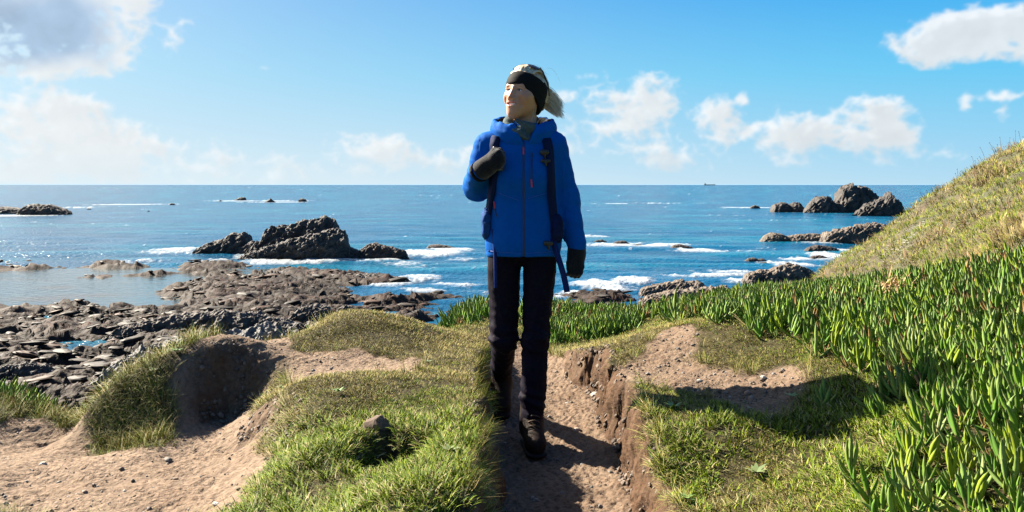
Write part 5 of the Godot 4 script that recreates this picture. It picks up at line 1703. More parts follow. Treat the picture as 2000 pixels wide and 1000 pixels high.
	var tail := [v_p.duplicate(), v_n.duplicate(), v_c.duplicate(), v_i.duplicate()]
	obj("hair", net_mesh([cap, crown, tail]), hair_m, root)
	# --- jacket
	var blue_tone := func(p: Vector3) -> Color:
		var k := 1.0 + 0.10 * n_weave.get_noise_3dv(p * 30.0)
		return Color(0.0025 * k, 0.090 * k, 0.38 * k)
	field(jacket_prims(), [[Vector3(0.03, -1, 0.06), -0.838], [(L.wl - L.el).normalized(), (L.wl - L.el).normalized().dot(L.wl) + 0.004], [(L.wr - L.er).normalized(), (L.wr - L.er).normalized().dot(L.wr) + 0.01]])
	f_cut = [[Vector3(0.0, -1, 0.05), -0.838]]
	var jacket := obj("jacket", net_mesh([net(jacket_sdf, Vector3(-0.25, 0.80, -0.20), Vector3(0.37, 1.48, 0.20), 0.0058, blue_tone)]), blue, root)
	var dark := Color(0.008, 0.012, 0.035)
	var red := Color(0.55, 0.03, 0.03)
	var zip_m := mat(Color.WHITE, 0.5, true)
	var zips := [["front_zip", [[LOX, 1.345], [LOX + 0.001, 0.85]], 0.009, dark, 26], ["zip_pull", [[LOX, 1.322], [LOX, 1.290]], 0.006, red, 4], ["pocket_zip", [[LOX + 0.036, 1.298], [LOX + 0.033, 1.16]], 0.007, dark, 10], ["zip_pull", [[LOX + 0.033, 1.182], [LOX + 0.036, 1.148]], 0.006, red, 4], ["pocket_zip", [[LOX - 0.135, 1.10], [LOX - 0.118, 1.02]], 0.007, dark, 8], ["zip_pull", [[LOX - 0.130, 1.085], [LOX - 0.124, 1.055]], 0.006, red, 4], ["pocket_zip", [[LOX + 0.122, 1.09], [LOX + 0.116, 1.01]], 0.007, dark, 8], ["zip_pull", [[LOX + 0.121, 1.075], [LOX + 0.119, 1.040]], 0.006, red, 4]]
	for z in zips:
		var pts := []
		var nr := []
		for k in z[4] + 1:
			var f: float = float(k) / z[4]
			var q := on_jacket(lerpf(z[1][0][0], z[1][1][0], f), lerpf(z[1][0][1], z[1][1][1], f), 0.0035 if z[0] == "zip_pull" else 0.001)
			pts.append(q)
			nr.append(Vector3(0, 0.1, 1))
		obj(z[0], band(pts, nr, z[2], 0.002, z[3]), zip_m, jacket)
	# stitched seams across the chest and above the hem
	for sm in [[[-0.09, 1.135], [0.03, 1.09]], [[0.07, 1.10], [0.16, 1.125]], [[-0.12, 0.868], [0.04, 0.862]], [[0.06, 0.862], [0.215, 0.868]]]:
		var pts := []
		for k in 13:
			pts.append(on_jacket(lerpf(sm[0][0], sm[1][0], k / 12.0), lerpf(sm[0][1], sm[1][1], k / 12.0), 0.0008))
		tube(pts, 0.0016, 0.0016, Color(0.004, 0.06, 0.36), 5)
		obj("seam", finish(), zip_m, jacket)
	start()
	var badge := []
	var badge_n := []
	for k in 5:
		badge.append(on_jacket(LOX + 0.072 + 0.026 * k / 4.0, 1.262, 0.0012))
		badge_n.append(Vector3(0, 0, 1))
	obj("chest_badge", band(badge, badge_n, 0.014, 0.0012, Color(0.004, 0.05, 0.30)), zip_m, jacket)
	# straps lie on the jacket, so their course is read from it here
	var strap_r := []
	var strap_rn := []
	for q in [[0.152, 1.355], [0.160, 1.32], [0.166, 1.28], [0.168, 1.24], [0.170, 1.19], [0.172, 1.14], [0.176, 1.08], [0.182, 1.02], [0.190, 0.975]]:
		var v := on_jacket(q[0], q[1], 0.006)
		v.z = maxf(v.z, 0.02)
		strap_r.append(v)
		strap_rn.append(slope_of(jacket_sdf, v))
	var strap_l := []
	var strap_ln := []
	for q in [[-0.072, 1.365], [-0.078, 1.33], [-0.080, 1.29], [-0.078, 1.25], [-0.080, 1.20], [-0.086, 1.15], [-0.094, 1.10], [-0.104, 1.04], [-0.114, 0.99]]:
		var v := on_jacket(q[0], q[1], 0.007)
		strap_l.append(v)
		strap_ln.append(slope_of(jacket_sdf, v))
	var belt_l := on_jacket(-0.095, 0.965, 0.004)
	var belt_r := on_jacket(0.182, 0.955, 0.004)
	var buckle_at := [on_jacket(0.142, 1.300, 0.012), on_jacket(0.146, 1.262, 0.014), on_jacket(-0.068, 1.318, 0.012), on_jacket(0.158, 0.905, 0.012)]
	# cuffs and hood
	var hood_sdf := func(p: Vector3) -> float:
		var o := p - Vector3(LOX + 0.002, 1.398, -0.02)
		var a := atan2(o.x, o.z)
		var front := 0.5 + 0.5 * cos(a)
		var rad := Vector2(o.x / 0.122, o.z / 0.100).length()
		var y := o.y + 0.036 * front - 0.022 * (1.0 - front)
		# a tall soft roll that leans outwards at the top
		var q := Vector2((rad - 1.0) * 0.112 - y * 0.18 + 0.35 * maxf(y - 0.02, 0.0) * front, y)
		var d := Vector2(q.x / 0.72, q.y / 1.75).length() - 0.033
		d += 0.006 * n_fold.get_noise_3d(a * 1.3, o.y * 20.0 + a * 2.6, rad * 3.0) + 0.002 * n_fold.get_noise_3dv(p * 14.0)
		var gap := absf(a - 0.08) - 0.34 - o.y * 4.0
		return maxf(d * 0.6, -gap * 0.09) if o.z > 0.0 else d * 0.6
	var hood_tone := func(p: Vector3) -> Color:
		var o := p - Vector3(LOX + 0.002, 1.398, -0.02)
		var rad := Vector2(o.x / 0.122, o.z / 0.100).length()
		var k := 1.0 + 0.1 * n_weave.get_noise_3dv(p * 30.0)
		return Color(0.014, 0.012, 0.014) if rad < 0.95 + minf(o.y, 0.05) * 1.2 else Color(0.0025 * k, 0.095 * k, 0.39 * k)
	obj("hood", net_mesh([net(hood_sdf, Vector3(-0.15, 1.29, -0.21), Vector3(0.26, 1.52, 0.18), 0.0045, hood_tone)]), blue, root)
	# --- scarf
	var scarf_sdf := func(p: Vector3) -> float:
		var o := p - Vector3(0.045, 1.425, 0.004)
		var a := atan2(o.x, o.z)
		var front := 0.5 + 0.5 * cos(a - 0.1)
		var rad := Vector2(o.x / 0.062, o.z / 0.066).length()
		var y := o.y + 0.036 * front
		var q := Vector2((rad - 1.0) * 0.064, y)
		var d := Vector2(q.x, q.y / 1.7).length() - 0.0235
		var twist := sin((y * 95.0 + a * 3.2 + 2.0 * n_fold.get_noise_3dv(p * 9.0))) 
		return (d + 0.0085 * twist) * 0.55
	var scarf_tone := func(p: Vector3) -> Color:
		var k := 1.0 + 0.35 * n_weave.get_noise_3d(p.x * 60.0, p.y * 60.0, p.z * 60.0)
		return Color(0.075 * k, 0.105 * k, 0.110 * k)
	obj("neck_scarf", net_mesh([net(scarf_sdf, Vector3(-0.06, 1.32, -0.10), Vector3(0.15, 1.50, 0.13), 0.0036, scarf_tone)]), cloth, root)
	# --- trousers
	var leg_tone := func(p: Vector3) -> Color:
		var k := 1.0 + 0.12 * n_weave.get_noise_3dv(p * 40.0)
		return Color(0.0080 * k, 0.0076 * k, 0.0125 * k)
	field([[Vector3(LOX - 0.065, 0.895, -0.005), Vector3(LOX + 0.068, 0.895, -0.005), 0.100, 0.100, 0.04, Vector3(1, 1, 1.12)],
		[L.hr, L.kr, 0.077, 0.060, 0.012], [L.kr, L.ar + Vector3(0, 0.005, 0.005), 0.060, 0.047, 0.03],
		[L.hl, L.kl, 0.077, 0.057, 0.012], [L.kl, L.al + Vector3(0, -0.01, 0), 0.058, 0.053, 0.02]],
		[[(L.al - L.kl).normalized(), (L.al - L.kl).normalized().dot(L.al) + 0.018], [Vector3(0, 1, 0), 0.93]])
	var leg_sdf := func(p: Vector3) -> float:
		var d := dist(p)
		if p.x < LOX - 0.02 and p.y < 0.3: d = maxf(d, (L.ar - L.kr).normalized().dot(p - L.ar) - 0.012)
		if absf(d) < 0.05:
			var knee := exp(-pow((p.y - 0.47) / 0.09, 2.0)) + exp(-pow((p.y - 0.20) / 0.08, 2.0))
			d += n_fold.get_noise_3d(p.x * 5.0, p.y * 20.0 + p.x * 9.0, p.z * 6.0) * (0.0045 + 0.015 * knee) + n_fold.get_noise_3d(p.x * 9.0 + 3.0, p.y * 2.5, p.z * 9.0) * 0.008
		return d
	obj("trousers", net_mesh([net(leg_sdf, Vector3(-0.16, 0.08, -0.47), Vector3(0.26, 0.95, 0.17), 0.0066, leg_tone)]), cloth, root)
	# --- boots
	var boot_tone := func(p: Vector3) -> Color:
		var k := 1.0 + 0.4 * n_weave.get_noise_3dv(p * 35.0)
		return Color(0.020 * k, 0.0125 * k, 0.009 * k)
	var F := Vector3(0.012, 0, 0)
	field([[Vector3(0.086, 0.19, 0.035), Vector3(0.086, 0.10, 0.025), 0.050, 0.049, 0.03], [Vector3(0.086, 0.070, 0.005), Vector3(0.100, 0.052, 0.150), 0.047, 0.041, 0.04], [Vector3(0.086, 0.13, 0.05), Vector3(0.096, 0.075, 0.12), 0.044, 0.036, 0.03], [Vector3(0.101, 0.048, 0.150), Vector3(0.104, 0.046, 0.175), 0.043, 0.038, 0.02]], [[Vector3(0, -1, 0), -0.022]])
	var boot := obj("boot", net_mesh([net(dist, Vector3(0.02, 0.0, -0.06), Vector3(0.17, 0.26, 0.24), 0.0045, boot_tone)]), leather, root)
	field([[Vector3(0.086, 0.011, -0.012), Vector3(0.103, 0.011, 0.172), 0.052, 0.048, 0.02, Vector3(1, 3.2, 1)]], [[Vector3(0, -1, 0), 0.0]])
	obj("sole", net_mesh([net(dist, Vector3(0.02, -0.02, -0.09), Vector3(0.18, 0.06, 0.25), 0.0045, plain(Color(0.012, 0.012, 0.012)))]), leather, boot)
	for k in 5:
		var y := 0.085 + k * 0.018
		var z := 0.158 - k * 0.013
		tube(curve(Vector3(0.070, y - 0.01, z - 0.012), Vector3(0.085, y + 0.006, z + 0.008), Vector3(0.105, y + 0.006, z + 0.008), Vector3(0.120, y - 0.01, z - 0.012), 6), 0.003, 0.003, Color(0.10, 0.07, 0.05), 5)
		obj("lace", finish(), leather, boot)
	field([[L.ar + Vector3(0, 0.02, 0.015), L.ar + Vector3(0, -0.03, -0.03), 0.048, 0.048, 0.03], [L.ar + Vector3(0, -0.04, -0.03), Vector3(-0.050, 0.095, -0.275), 0.046, 0.041, 0.04], [L.ar + Vector3(0, -0.01, 0.02), Vector3(-0.05, 0.105, -0.28), 0.042, 0.036, 0.03]])
	var boot2 := obj("boot", net_mesh([net(dist, Vector3(-0.13, 0.02, -0.50), Vector3(0.03, 0.30, -0.21), 0.0045, boot_tone)]), leather, root)
	field([[L.ar + Vector3(0, -0.085, -0.045), Vector3(-0.050, 0.062, -0.262), 0.044, 0.044, 0.02, Vector3(1.0, 1.9, 1.3)]])
	obj("sole", net_mesh([net(dist, Vector3(-0.13, -0.02, -0.50), Vector3(0.03, 0.22, -0.18), 0.0045, plain(Color(0.012, 0.012, 0.012)))]), leather, boot2)
	# --- gloves
	var glove_tone := func(p: Vector3) -> Color:
		var k := 1.0 + 0.5 * n_weave.get_noise_3dv(p * 70.0)
		return Color(0.019 * k, 0.019 * k, 0.022 * k)
	var W: Vector3 = L.wr
	var prims := [[W + Vector3(0.0, 0.0, -0.01), W + Vector3(0.030, 0.022, 0.026), 0.042, 0.036, 0.02], [W + Vector3(0.022, 0.016, 0.02), W + Vector3(0.082, 0.055, 0.050), 0.038, 0.040, 0.03, Vector3(1, 1, 1.1)]]
	for k in 4:
		var kn: Vector3 = W + Vector3(0.094 - absf(k - 1.0) * 0.004, 0.088 - k * 0.021, 0.064 - k * 0.002)
		prims.append([W + Vector3(0.068, 0.070 - k * 0.013, 0.058), kn, 0.013, 0.0115, 0.016])
		prims.append([kn, kn + Vector3(0.018, -0.004, -0.028), 0.0115, 0.0105, 0.006])
		prims.append([kn + Vector3(0.018, -0.004, -0.028), kn + Vector3(-0.004, -0.006, -0.044), 0.0105, 0.0095, 0.005])
	prims.append([W + Vector3(0.040, 0.052, 0.034), W + Vector3(0.070, 0.094, 0.044), 0.015, 0.0125, 0.016])
	prims.append([W + Vector3(0.070, 0.094, 0.044), W + Vector3(0.098, 0.098, 0.036), 0.0125, 0.0105, 0.006])
	field(prims)
	var g1 := obj("glove", net_mesh([net(dist, W + Vector3(-0.06, -0.06, -0.08), W + Vector3(0.16, 0.14, 0.14), 0.0034, glove_tone)]), wool, root)
	var ax := Vector3(0.030, 0.022, 0.036).normalized()
	var ring := []
	var ringn := []
	for k in 17:
		var a := TAU * k / 16
		var s1 := ax.cross(Vector3.UP).normalized()
		var s2 := s1.cross(ax)
		ring.append(W + ax * 0.010 + (s1 * cos(a) + s2 * sin(a)) * 0.0435)
		ringn.append(s1 * cos(a) + s2 * sin(a))
	obj("cuff", band(ring, ringn, 0.018, 0.0035, Color(0.010, 0.009, 0.010)), cloth, g1)
	W = L.wl
	prims = [[W + Vector3(0, 0.01, 0), W + Vector3(-0.002, -0.03, 0.004), 0.039, 0.035, 0.02], [W + Vector3(-0.002, -0.03, 0.004), W + Vector3(-0.008, -0.072, 0.012), 0.034, 0.034, 0.03, Vector3(1.0, 1, 1.25)]]
	for k in 4:
		var o: Vector3 = W + Vector3(0.020 - k * 0.016, -0.088 + absf(k - 1.3) * 0.004, 0.018 + k * 0.003)
		prims.append([W + Vector3(0.012 - k * 0.012, -0.062, 0.012), o, 0.0135, 0.0115, 0.014])
		prims.append([o, o + Vector3(-0.006, -0.026, 0.010), 0.0112, 0.0105, 0.005])
		prims.append([o + Vector3(-0.006, -0.026, 0.010), o + Vector3(-0.014, -0.044 + k * 0.003, -0.006), 0.0105, 0.0092, 0.005])
	prims.append([W + Vector3(-0.022, -0.030, 0.018), W + Vector3(-0.038, -0.066, 0.034), 0.0145, 0.012, 0.016])
	prims.append([W + Vector3(-0.038, -0.066, 0.034), W + Vector3(-0.040, -0.092, 0.034), 0.012, 0.0095, 0.006])
	field(prims)
	var g2 := obj("glove", net_mesh([net(dist, W + Vector3(-0.09, -0.17, -0.07), W + Vector3(0.08, 0.07, 0.09), 0.0034, glove_tone)]), wool, root)
	# --- sunglasses pushed up on the hair
	var glasses := base("sunglasses", root.position)
	tag(glasses, "dark sunglasses pushed up on the walker's blond hair", "sunglasses")
	var lens_m := mat(Color(0.012, 0.008, 0.014), 0.12)
	lens_m.metallic_specular = 0.25
	for s: float in [-1.0, 1.0]:
		start()
		for k in 9:
			for q in 7:
				var round_off := 1.0 - 0.55 * pow(absf(k / 4.0 - 1.0), 3.0)
				var a := lerpf(0.12, 1.35, k / 8.0) * s
				var e := 1.42 + lerpf(-0.26, 0.20, q / 6.0) * round_off
				var dirv := Vector3(sin(a) * 0.62, sin(e) * 0.8, cos(e) * 1.3 - 0.1).normalized()
				var v := Vector3(0, 0.028, -0.016) + dirv * 0.086 / Vector3(1.11 * dirv.x, dirv.y, 0.89 * dirv.z).length() + dirv * 0.024
				v_p.append(head_place * v)
				v_n.append((head_place.basis * dirv).normalized())
				v_c.append(Color.WHITE)
		for k in 8:
			for q in 6:
				var a := k * 7 + q
				v_i.append_array([a, a + 7, a + 1, a + 1, a + 7, a + 8])
		obj("lens", finish(), lens_m, glasses)
		var h := func(x: float, y: float, z: float) -> Vector3: return head_place * Vector3(x * s, y, z)
		tube([h.call(0.066, 0.118, -0.004), h.call(0.082, 0.102, -0.006), h.call(0.092, 0.080, -0.012), h.call(0.0985, 0.050, -0.032), h.call(0.0985, 0.020, -0.048), h.call(0.094, 0.004, -0.058)], 0.0042, 0.0030, Color(0.01, 0.01, 0.012), 6)
		obj("temple", finish(), plastic, glasses)
	# --- backpack
	var pack := base("backpack", root.position)
	tag(pack, "dark navy hiking backpack on the walker's back", "backpack")
	var navy := Color(0.010, 0.016, 0.055)
	var nav := func(p: Vector3) -> Color:
		var k := 1.0 + 0.3 * n_weave.get_noise_3dv(p * 40.0)
		return Color(navy.r * k, navy.g * k, navy.b * k)
	var pack_sdf := func(p: Vector3) -> float:
		var o := (p - Vector3(LOX + 0.005, 1.125, -0.225)).abs() - Vector3(0.105, 0.18, 0.07)
		var d := Vector3(maxf(o.x, 0), maxf(o.y, 0), maxf(o.z, 0)).length() + minf(maxf(o.x, maxf(o.y, o.z)), 0.0) - 0.05
		return d + 0.006 * n_fold.get_noise_3dv(p * 14.0)
	obj("bag", net_mesh([net(pack_sdf, Vector3(-0.13, 0.86, -0.38), Vector3(0.24, 1.40, -0.08), 0.008, nav)]), cloth, pack)
	strap_r.push_front(Vector3(0.145, 1.395, -0.03))
	strap_rn.push_front(Vector3(0, 1, 0.2))
	strap_r.push_front(Vector3(0.14, 1.36, -0.13))
	strap_rn.push_front(Vector3(0, 1, -0.5))
	strap_l.push_front(Vector3(-0.062, 1.395, -0.03))
	strap_ln.push_front(Vector3(0, 1, 0.2))
	strap_l.push_front(Vector3(-0.055, 1.36, -0.13))
	strap_ln.push_front(Vector3(0, 1, -0.5))
	obj("shoulder_strap", band(strap_r, strap_rn, 0.046, 0.006, navy), cloth, pack)
	obj("shoulder_strap", band(strap_l, strap_ln, 0.044, 0.006, navy), cloth, pack)
	var pocket := func(ctr: Vector3, half: Vector3) -> Callable:
		return func(p: Vector3) -> float:
			var o := (p - ctr) / half
			return (pow(pow(absf(o.x), 3.0) + pow(absf(o.y), 3.0) + pow(absf(o.z), 3.0), 0.3333) - 1.0) * minf(half.x, minf(half.y, half.z)) + 0.005 * n_fold.get_noise_3dv(p * 28.0)
	var c1 := Vector3(-0.112, 0.985, belt_l.z - 0.045)
	obj("hip_pocket", net_mesh([net(pocket.call(c1, Vector3(0.024, 0.068, 0.05)), c1 - Vector3(0.05, 0.09, 0.08), c1 + Vector3(0.05, 0.09, 0.08), 0.005, func(p: Vector3) -> Color: return Color(0.012, 0.055, 0.19))]), cloth, pack)
	var c2 := Vector3(0.196, 0.965, belt_r.z - 0.020)
	obj("hip_pocket", net_mesh([net(pocket.call(c2, Vector3(0.028, 0.062, 0.045)), c2 - Vector3(0.06, 0.09, 0.08), c2 + Vector3(0.06, 0.09, 0.08), 0.005, nav)]), cloth, pack)
	var hang := [[belt_l + Vector3(0.012, 0.0, 0.008), belt_l + Vector3(0.022, -0.08, 0.006), Vector3(-0.073, 0.80, 0.115), Vector3(-0.070, 0.71, 0.085)], [belt_r + Vector3(-0.004, -0.03, 0.010), belt_r + Vector3(0.010, -0.10, 0.012), Vector3(0.222, 0.80, 0.10), Vector3(0.240, 0.69, 0.085)]]
	for k in 2:
		var pts := curve(hang[k][0], hang[k][1], hang[k][2], hang[k][3], 14)
		var nr := []
		for q in pts: nr.append(Vector3(0.15 - 0.3 * k, 0.05, 1))
		obj("webbing", band(pts, nr, 0.016 if k == 0 else 0.026, 0.0015, Color(0.012, 0.03, 0.14)), cloth, pack)
	for k in 4:
		var box := BoxMesh.new()
		box.size = [Vector3(0.022, 0.028, 0.010), Vector3(0.040, 0.018, 0.010), Vector3(0.022, 0.020, 0.010), Vector3(0.034, 0.024, 0.010)][k]
		field([[buckle_at[k] - Vector3(box.size.x * 0.35, 0, 0), buckle_at[k] + Vector3(box.size.x * 0.35, 0, 0), box.size.y * 0.5, box.size.y * 0.42, 0.004, Vector3(1, 1, 1.9)], [buckle_at[k] + Vector3(0, -box.size.y * 0.5, 0), buckle_at[k] + Vector3(0.002, -box.size.y * 1.1, 0), 0.006, 0.004, 0.004]])
		obj("buckle", net_mesh([net(dist, buckle_at[k] - Vector3.ONE * 0.05, buckle_at[k] + Vector3.ONE * 0.05, 0.003, plain(Color(0.008, 0.008, 0.010)))]), plastic, pack)

# ---------------------------------------------------------------- small things
func stone_mesh(seed_value: int, flat: float, rings := 6, sides := 9) -> ArrayMesh:
	start()
	var o := Vector3(seed_value * 3.7, seed_value * 1.3, 0)
	for j in rings + 1:
		var t := PI * j / rings
		for i in sides + 1:
			var a := TAU * (i % sides) / sides
			var v := Vector3(sin(t) * cos(a), cos(t), sin(t) * sin(a))
			var r := 1.0 + 0.55 * n_ridge.get_noise_3dv(v * 0.55 + o) + 0.18 * n_mid.get_noise_3dv(v * 0.35 + o)
			v_p.append(Vector3(v.x * r, v.y * r * flat, v.z * r * 0.8))
			v_c.append(Color.WHITE)
			v_n.append(v)
	for j in rings:
		for i in sides:
			var a := j * (sides + 1) + i
			v_i.append_array([a, a + 1, a + sides + 1, a + 1, a + sides + 2, a + sides + 1])
	# flat facets
	var P := PackedVector3Array()
	var N := PackedVector3Array()
	var C := PackedColorArray()
	var I := PackedInt32Array()
	for k in range(0, v_i.size(), 3):
		var n := (v_p[v_i[k + 2]] - v_p[v_i[k]]).cross(v_p[v_i[k + 1]] - v_p[v_i[k]])
		if n.length() < 1e-7: continue
		for q in 3:
			var f := n.normalized()
			if f.dot(v_p[v_i[k]]) < 0.0: f = -f
			I.append(P.size())
			P.append(v_p[v_i[k + q]])
			N.append((f + v_n[v_i[k + q]] * 0.5).normalized())
			C.append(Color.WHITE)
	v_p = P
	v_n = N
	v_c = C
	v_i = I
	return finish()

func build_small() -> void:
	rng.seed = 91
	var m := mat(Color.WHITE, 0.8, true, noise_tex(0.05, 4, 120, [Color(0.6, 0.6, 0.6), Color(1, 1, 1)], 256), 6.0)
	var stones := []
	for k in 6: stones.append(stone_mesh(k + 1, [0.5, 0.7, 0.35, 0.8, 0.45, 0.6][k]))
	# gravel and crumbs of earth on the bare ground
	var spots := []
	for k in 26000:
		var d := rng.randf_range(2.4, 5.6)
		var x := rng.randf_range(-0.68 * d, 0.5 * d)
		var b := bare_at(x, d)
		land(x, d)
		b = maxf(b, land_in_trench)
		if b < 0.5: continue
		var shelf := x > 0.42 and x < 1.35
		if rng.randf() > (0.75 if shelf else 0.16 + 0.3 * maxf(0.0, n_big.get_noise_2d(x * 2.0 + 5.0, d * 2.0))): continue
		var s := 0.0022 + 0.0075 * pow(rng.randf(), 4.0)
		var c := Vector3(0.24, 0.172, 0.12).lerp(Vector3(0.07, 0.047, 0.03), rng.randf()) if rng.randf() < 0.7 else Vector3(0.30, 0.28, 0.255) * rng.randf_range(0.35, 1.1)
		spots.append([stand(x, d, Vector3(rng.randf_range(-0.4, 0.4), 1, rng.randf_range(-0.4, 0.4)).normalized(), s), Color(c.x, c.y, c.z)])
	scatter("gravel", stones, m, spots, "fine gravel and crumbs of earth on the bare ground", "gravel")
	# clods that crumble from the broken faces
	var clods := []
	for k in 30000:
		var d := rng.randf_range(2.6, 5.4)
		var x := rng.randf_range(-2.2, 0.75)
		var h := land(x, d)
		var b := maxf(bare_at(x, d), land_in_trench)
		var n := land_normal(x, d)
		var near_face := smoothstep(0.90, 0.70, n.y) * (1.0 if turfless(x, d) > 0.5 else 0.0)
		if rng.randf() > near_face * 0.8: continue
		var c := Vector3(0.20, 0.142, 0.10).lerp(Vector3(0.075, 0.047, 0.030), rng.randf())
		clods.append([stand(x, d, (n + Vector3(rng.randf_range(-0.5, 0.5), 0.3, rng.randf_range(-0.5, 0.5))).normalized(), 0.003 + 0.011 * pow(rng.randf(), 2.5), 0.002), Color(c.x, c.y, c.z)])
	scatter("earth_clods", stones, m, clods, "crumbling clods of earth on the eroded faces beside the path", "earth")
	# stones one can pick out
	var picked := [[-1.43, 3.62, 0.017, "oval grey stone on the bare earth below the left hollow", Vector3(0.30, 0.26, 0.22)], [-1.95, 3.62, 0.013, "flat pale stone on the sunlit bare earth at left", Vector3(0.55, 0.48, 0.40)], [-1.04, 3.06, 0.012, "white stone near the left turf edge at the bottom", Vector3(0.62, 0.58, 0.52)], [-1.30, 3.12, 0.010, "small dark stone on the lower left earth", Vector3(0.12, 0.09, 0.07)], [-1.62, 3.30, 0.011, "brown pebble in the middle of the lower left earth", Vector3(0.25, 0.17, 0.12)], [0.30, 4.02, 0.016, "pale flat stone lying in the path shadow beside the boot", Vector3(0.45, 0.35, 0.27)], [0.27, 3.05, 0.009, "small pale pebble on the sunlit path near the bottom", Vector3(0.55, 0.46, 0.38)], [0.43, 4.50, 0.020, "pale stone stuck in the foot of the eroded right bank", Vector3(0.58, 0.52, 0.45)], [-0.37, 2.96, 0.022, "pale lichen coloured stone in the dark turf hollow", Vector3(0.36, 0.38, 0.27)], [0.98, 3.62, 0.013, "reddish stone on the shaded gravelly shelf", Vector3(0.40, 0.24, 0.18)], [0.82, 3.80, 0.011, "grey stone at the back of the gravelly shelf", Vector3(0.40, 0.38, 0.36)], [1.08, 3.74, 0.011, "light stone at the right of the gravelly shelf", Vector3(0.52, 0.48, 0.43)]]
	for k in picked.size():
		var a: Array = picked[k]
		var o := obj("stone", stones[k % 6], mat(Color(a[4].x * 0.55, a[4].y * 0.55, a[4].z * 0.55), 0.8, false, noise_tex(0.05, 4, 121, [Color(0.6, 0.6, 0.6), Color(1, 1, 1)], 128) if k == 0 else null, 20.0))
		o.transform = stand(a[0], a[1], Vector3(0.1, 1, 0.1).normalized(), a[2], -a[2] * 0.15)
		tag(o, a[3], "stone", "loose stones on the ground")
	var clod := obj("earth_clod", stone_mesh(9, 0.9, 9, 13), mat(Color(0.15, 0.10, 0.068), 0.95, false, noise_tex(0.05, 4, 124, [Color(0.5, 0.48, 0.46), Color(1, 1, 1)], 128), 14.0))
	clod.transform = stand(-0.50, 3.24, Vector3(0.1, 1, 0.25).normalized(), 0.042, 0.004)
	tag(clod, "brown clod of earth on the rim of the dark turf hollow", "earth")
	# broken rock strewn over the shore
	var rubble := []
	var rm := mat(Color.WHITE, 0.7, true, noise_tex(0.03, 4, 122, [Color(0.5, 0.49, 0.48), Color(1, 1, 1)], 256), 0.6)
	rm.metallic_specular = 0.35
	for k in 15000:
		var d := 17000.0 / rng.randf_range(148.0, 440.0)
		var x := rng.randf_range(-0.62, 0.16) * d
		var sd := reef_sd(x, d)
		if sd < -0.4 or rng.randf() > 0.16 + 0.4 * n_big.get_noise_2d(x * 0.12, d * 0.12): continue
		var s := 0.10 + 0.30 * pow(rng.randf(), 3.0)
		if rng.randf() < 0.02: s *= 2.0
		var yaw := rng.randfn(1.92, 0.35)
		var up := Vector3(rng.randf_range(-0.3, 0.1), 1, rng.randf_range(-0.2, 0.2)).normalized()
		var f := Vector3(cos(yaw), 0, sin(yaw))
		var r := up.cross(f).normalized()
		f = r.cross(up)
		var c := Vector3(0.018, 0.012, 0.009).lerp(Vector3(0.050, 0.035, 0.025), rng.randf() * rng.randf())
		if rng.randf() < 0.2: c = Vector3(0.085, 0.036, 0.018)
		rubble.append([Transform3D(Basis(r * s * 2.0, up * s * 0.6, f * s * 1.0), Vector3(x, reef_y(x, d) + s * 0.1, -d)), Color(c.x, c.y, c.z)])
	scatter("shore_rubble", stones, rm, rubble, "broken dark rock and seaweed strewn over the reef at low tide", "rubble")
	# dry stalks on the skyline of the hill
	var stalk_m := mat(Color.WHITE, 0.9, true)
	for k in 34:
		var u := lerpf(0.472, 0.60, float(k) / 33.0) + rng.randf_range(-0.004, 0.004)
		var d := rng.randf_range(17.6, 18.4)
		var x := u * d
		var tall := rng.randf_range(0.14, 0.36) * lerpf(0.7, 1.1, float(k) / 33.0)
		var root := base("dry_flower_stem", Vector3(x, LAND_Y + hill_h(x, d) - 0.03, -d))
		tag(root, "thin dry stem with a dark seed head on the hill skyline", "dry stem", "dry stems on the hill skyline")
		var lean := Vector3(rng.randf_range(-0.10, 0.02), 0, rng.randf_range(-0.05, 0.05))
		tube(curve(Vector3.ZERO, Vector3(0, tall * 0.4, 0), lean * 0.6 + Vector3(0, tall * 0.8, 0), lean + Vector3(0, tall, 0), 5), 0.005, 0.003, Color(0.13, 0.10, 0.07), 4)
		obj("stem", finish(), stalk_m, root)
		start()
		for q in 9:
			blade(lean + Vector3(0, tall - 0.006, 0), q * 0.7, rng.randf_range(0.2, 1.2), 0.3, rng.randf_range(0.012, 0.026), 0.010, Color(0.07, 0.05, 0.045), 2)
		obj("seed_head", finish(), stalk_m, root)
	# small white flowers in drifts on the hill
	var daisy: ArrayMesh
	start()
	for q in 8: blade(Vector3(0, 0.05, 0), q * TAU / 8, 1.1, 0.2, 0.022, 0.012, Color(0.60, 0.58, 0.52), 2)
	blade(Vector3.ZERO, 0.0, 0.05, 0.1, 0.055, 0.004, Color(0.08, 0.11, 0.03), 2)
	daisy = finish()
	var drift := []
	for k in 260:
		var ctr: Array = [[0.452, 13.5], [0.470, 14.5], [0.555, 17.4], [0.575, 17.6], [0.44, 14.0]][k % 5]
		var d: float = ctr[1] + rng.randfn(0.0, 0.35)
		var x: float = (ctr[0] + rng.randfn(0.0, 0.008)) * d
		drift.append([Transform3D(Basis().scaled(Vector3.ONE * rng.randf_range(0.7, 1.2)), Vector3(x, LAND_Y + hill_h(x, d) + 0.03, -d)), Color.WHITE])
	scatter("white_flowers", [daisy], stalk_m, drift, "drifts of small white flowers on the hill slope", "flowers")
	# a yellow flower head on the hill
	var yel := base("yellow_flower", Vector3(0.556 * 16.0, LAND_Y + hill_h(0.556 * 16.0, 16.0) + 0.02, -16.0))
	tag(yel, "single bright yellow flower on the grassy hill", "flower")
	start()
	for q in 14: blade(Vector3(0, 0.10, 0), q * 0.9, rng.randf_range(0.3, 1.3), 0.4, 0.045, 0.022, Color(0.55, 0.36, 0.02), 2)
	obj("petals", finish(), stalk_m, yel)
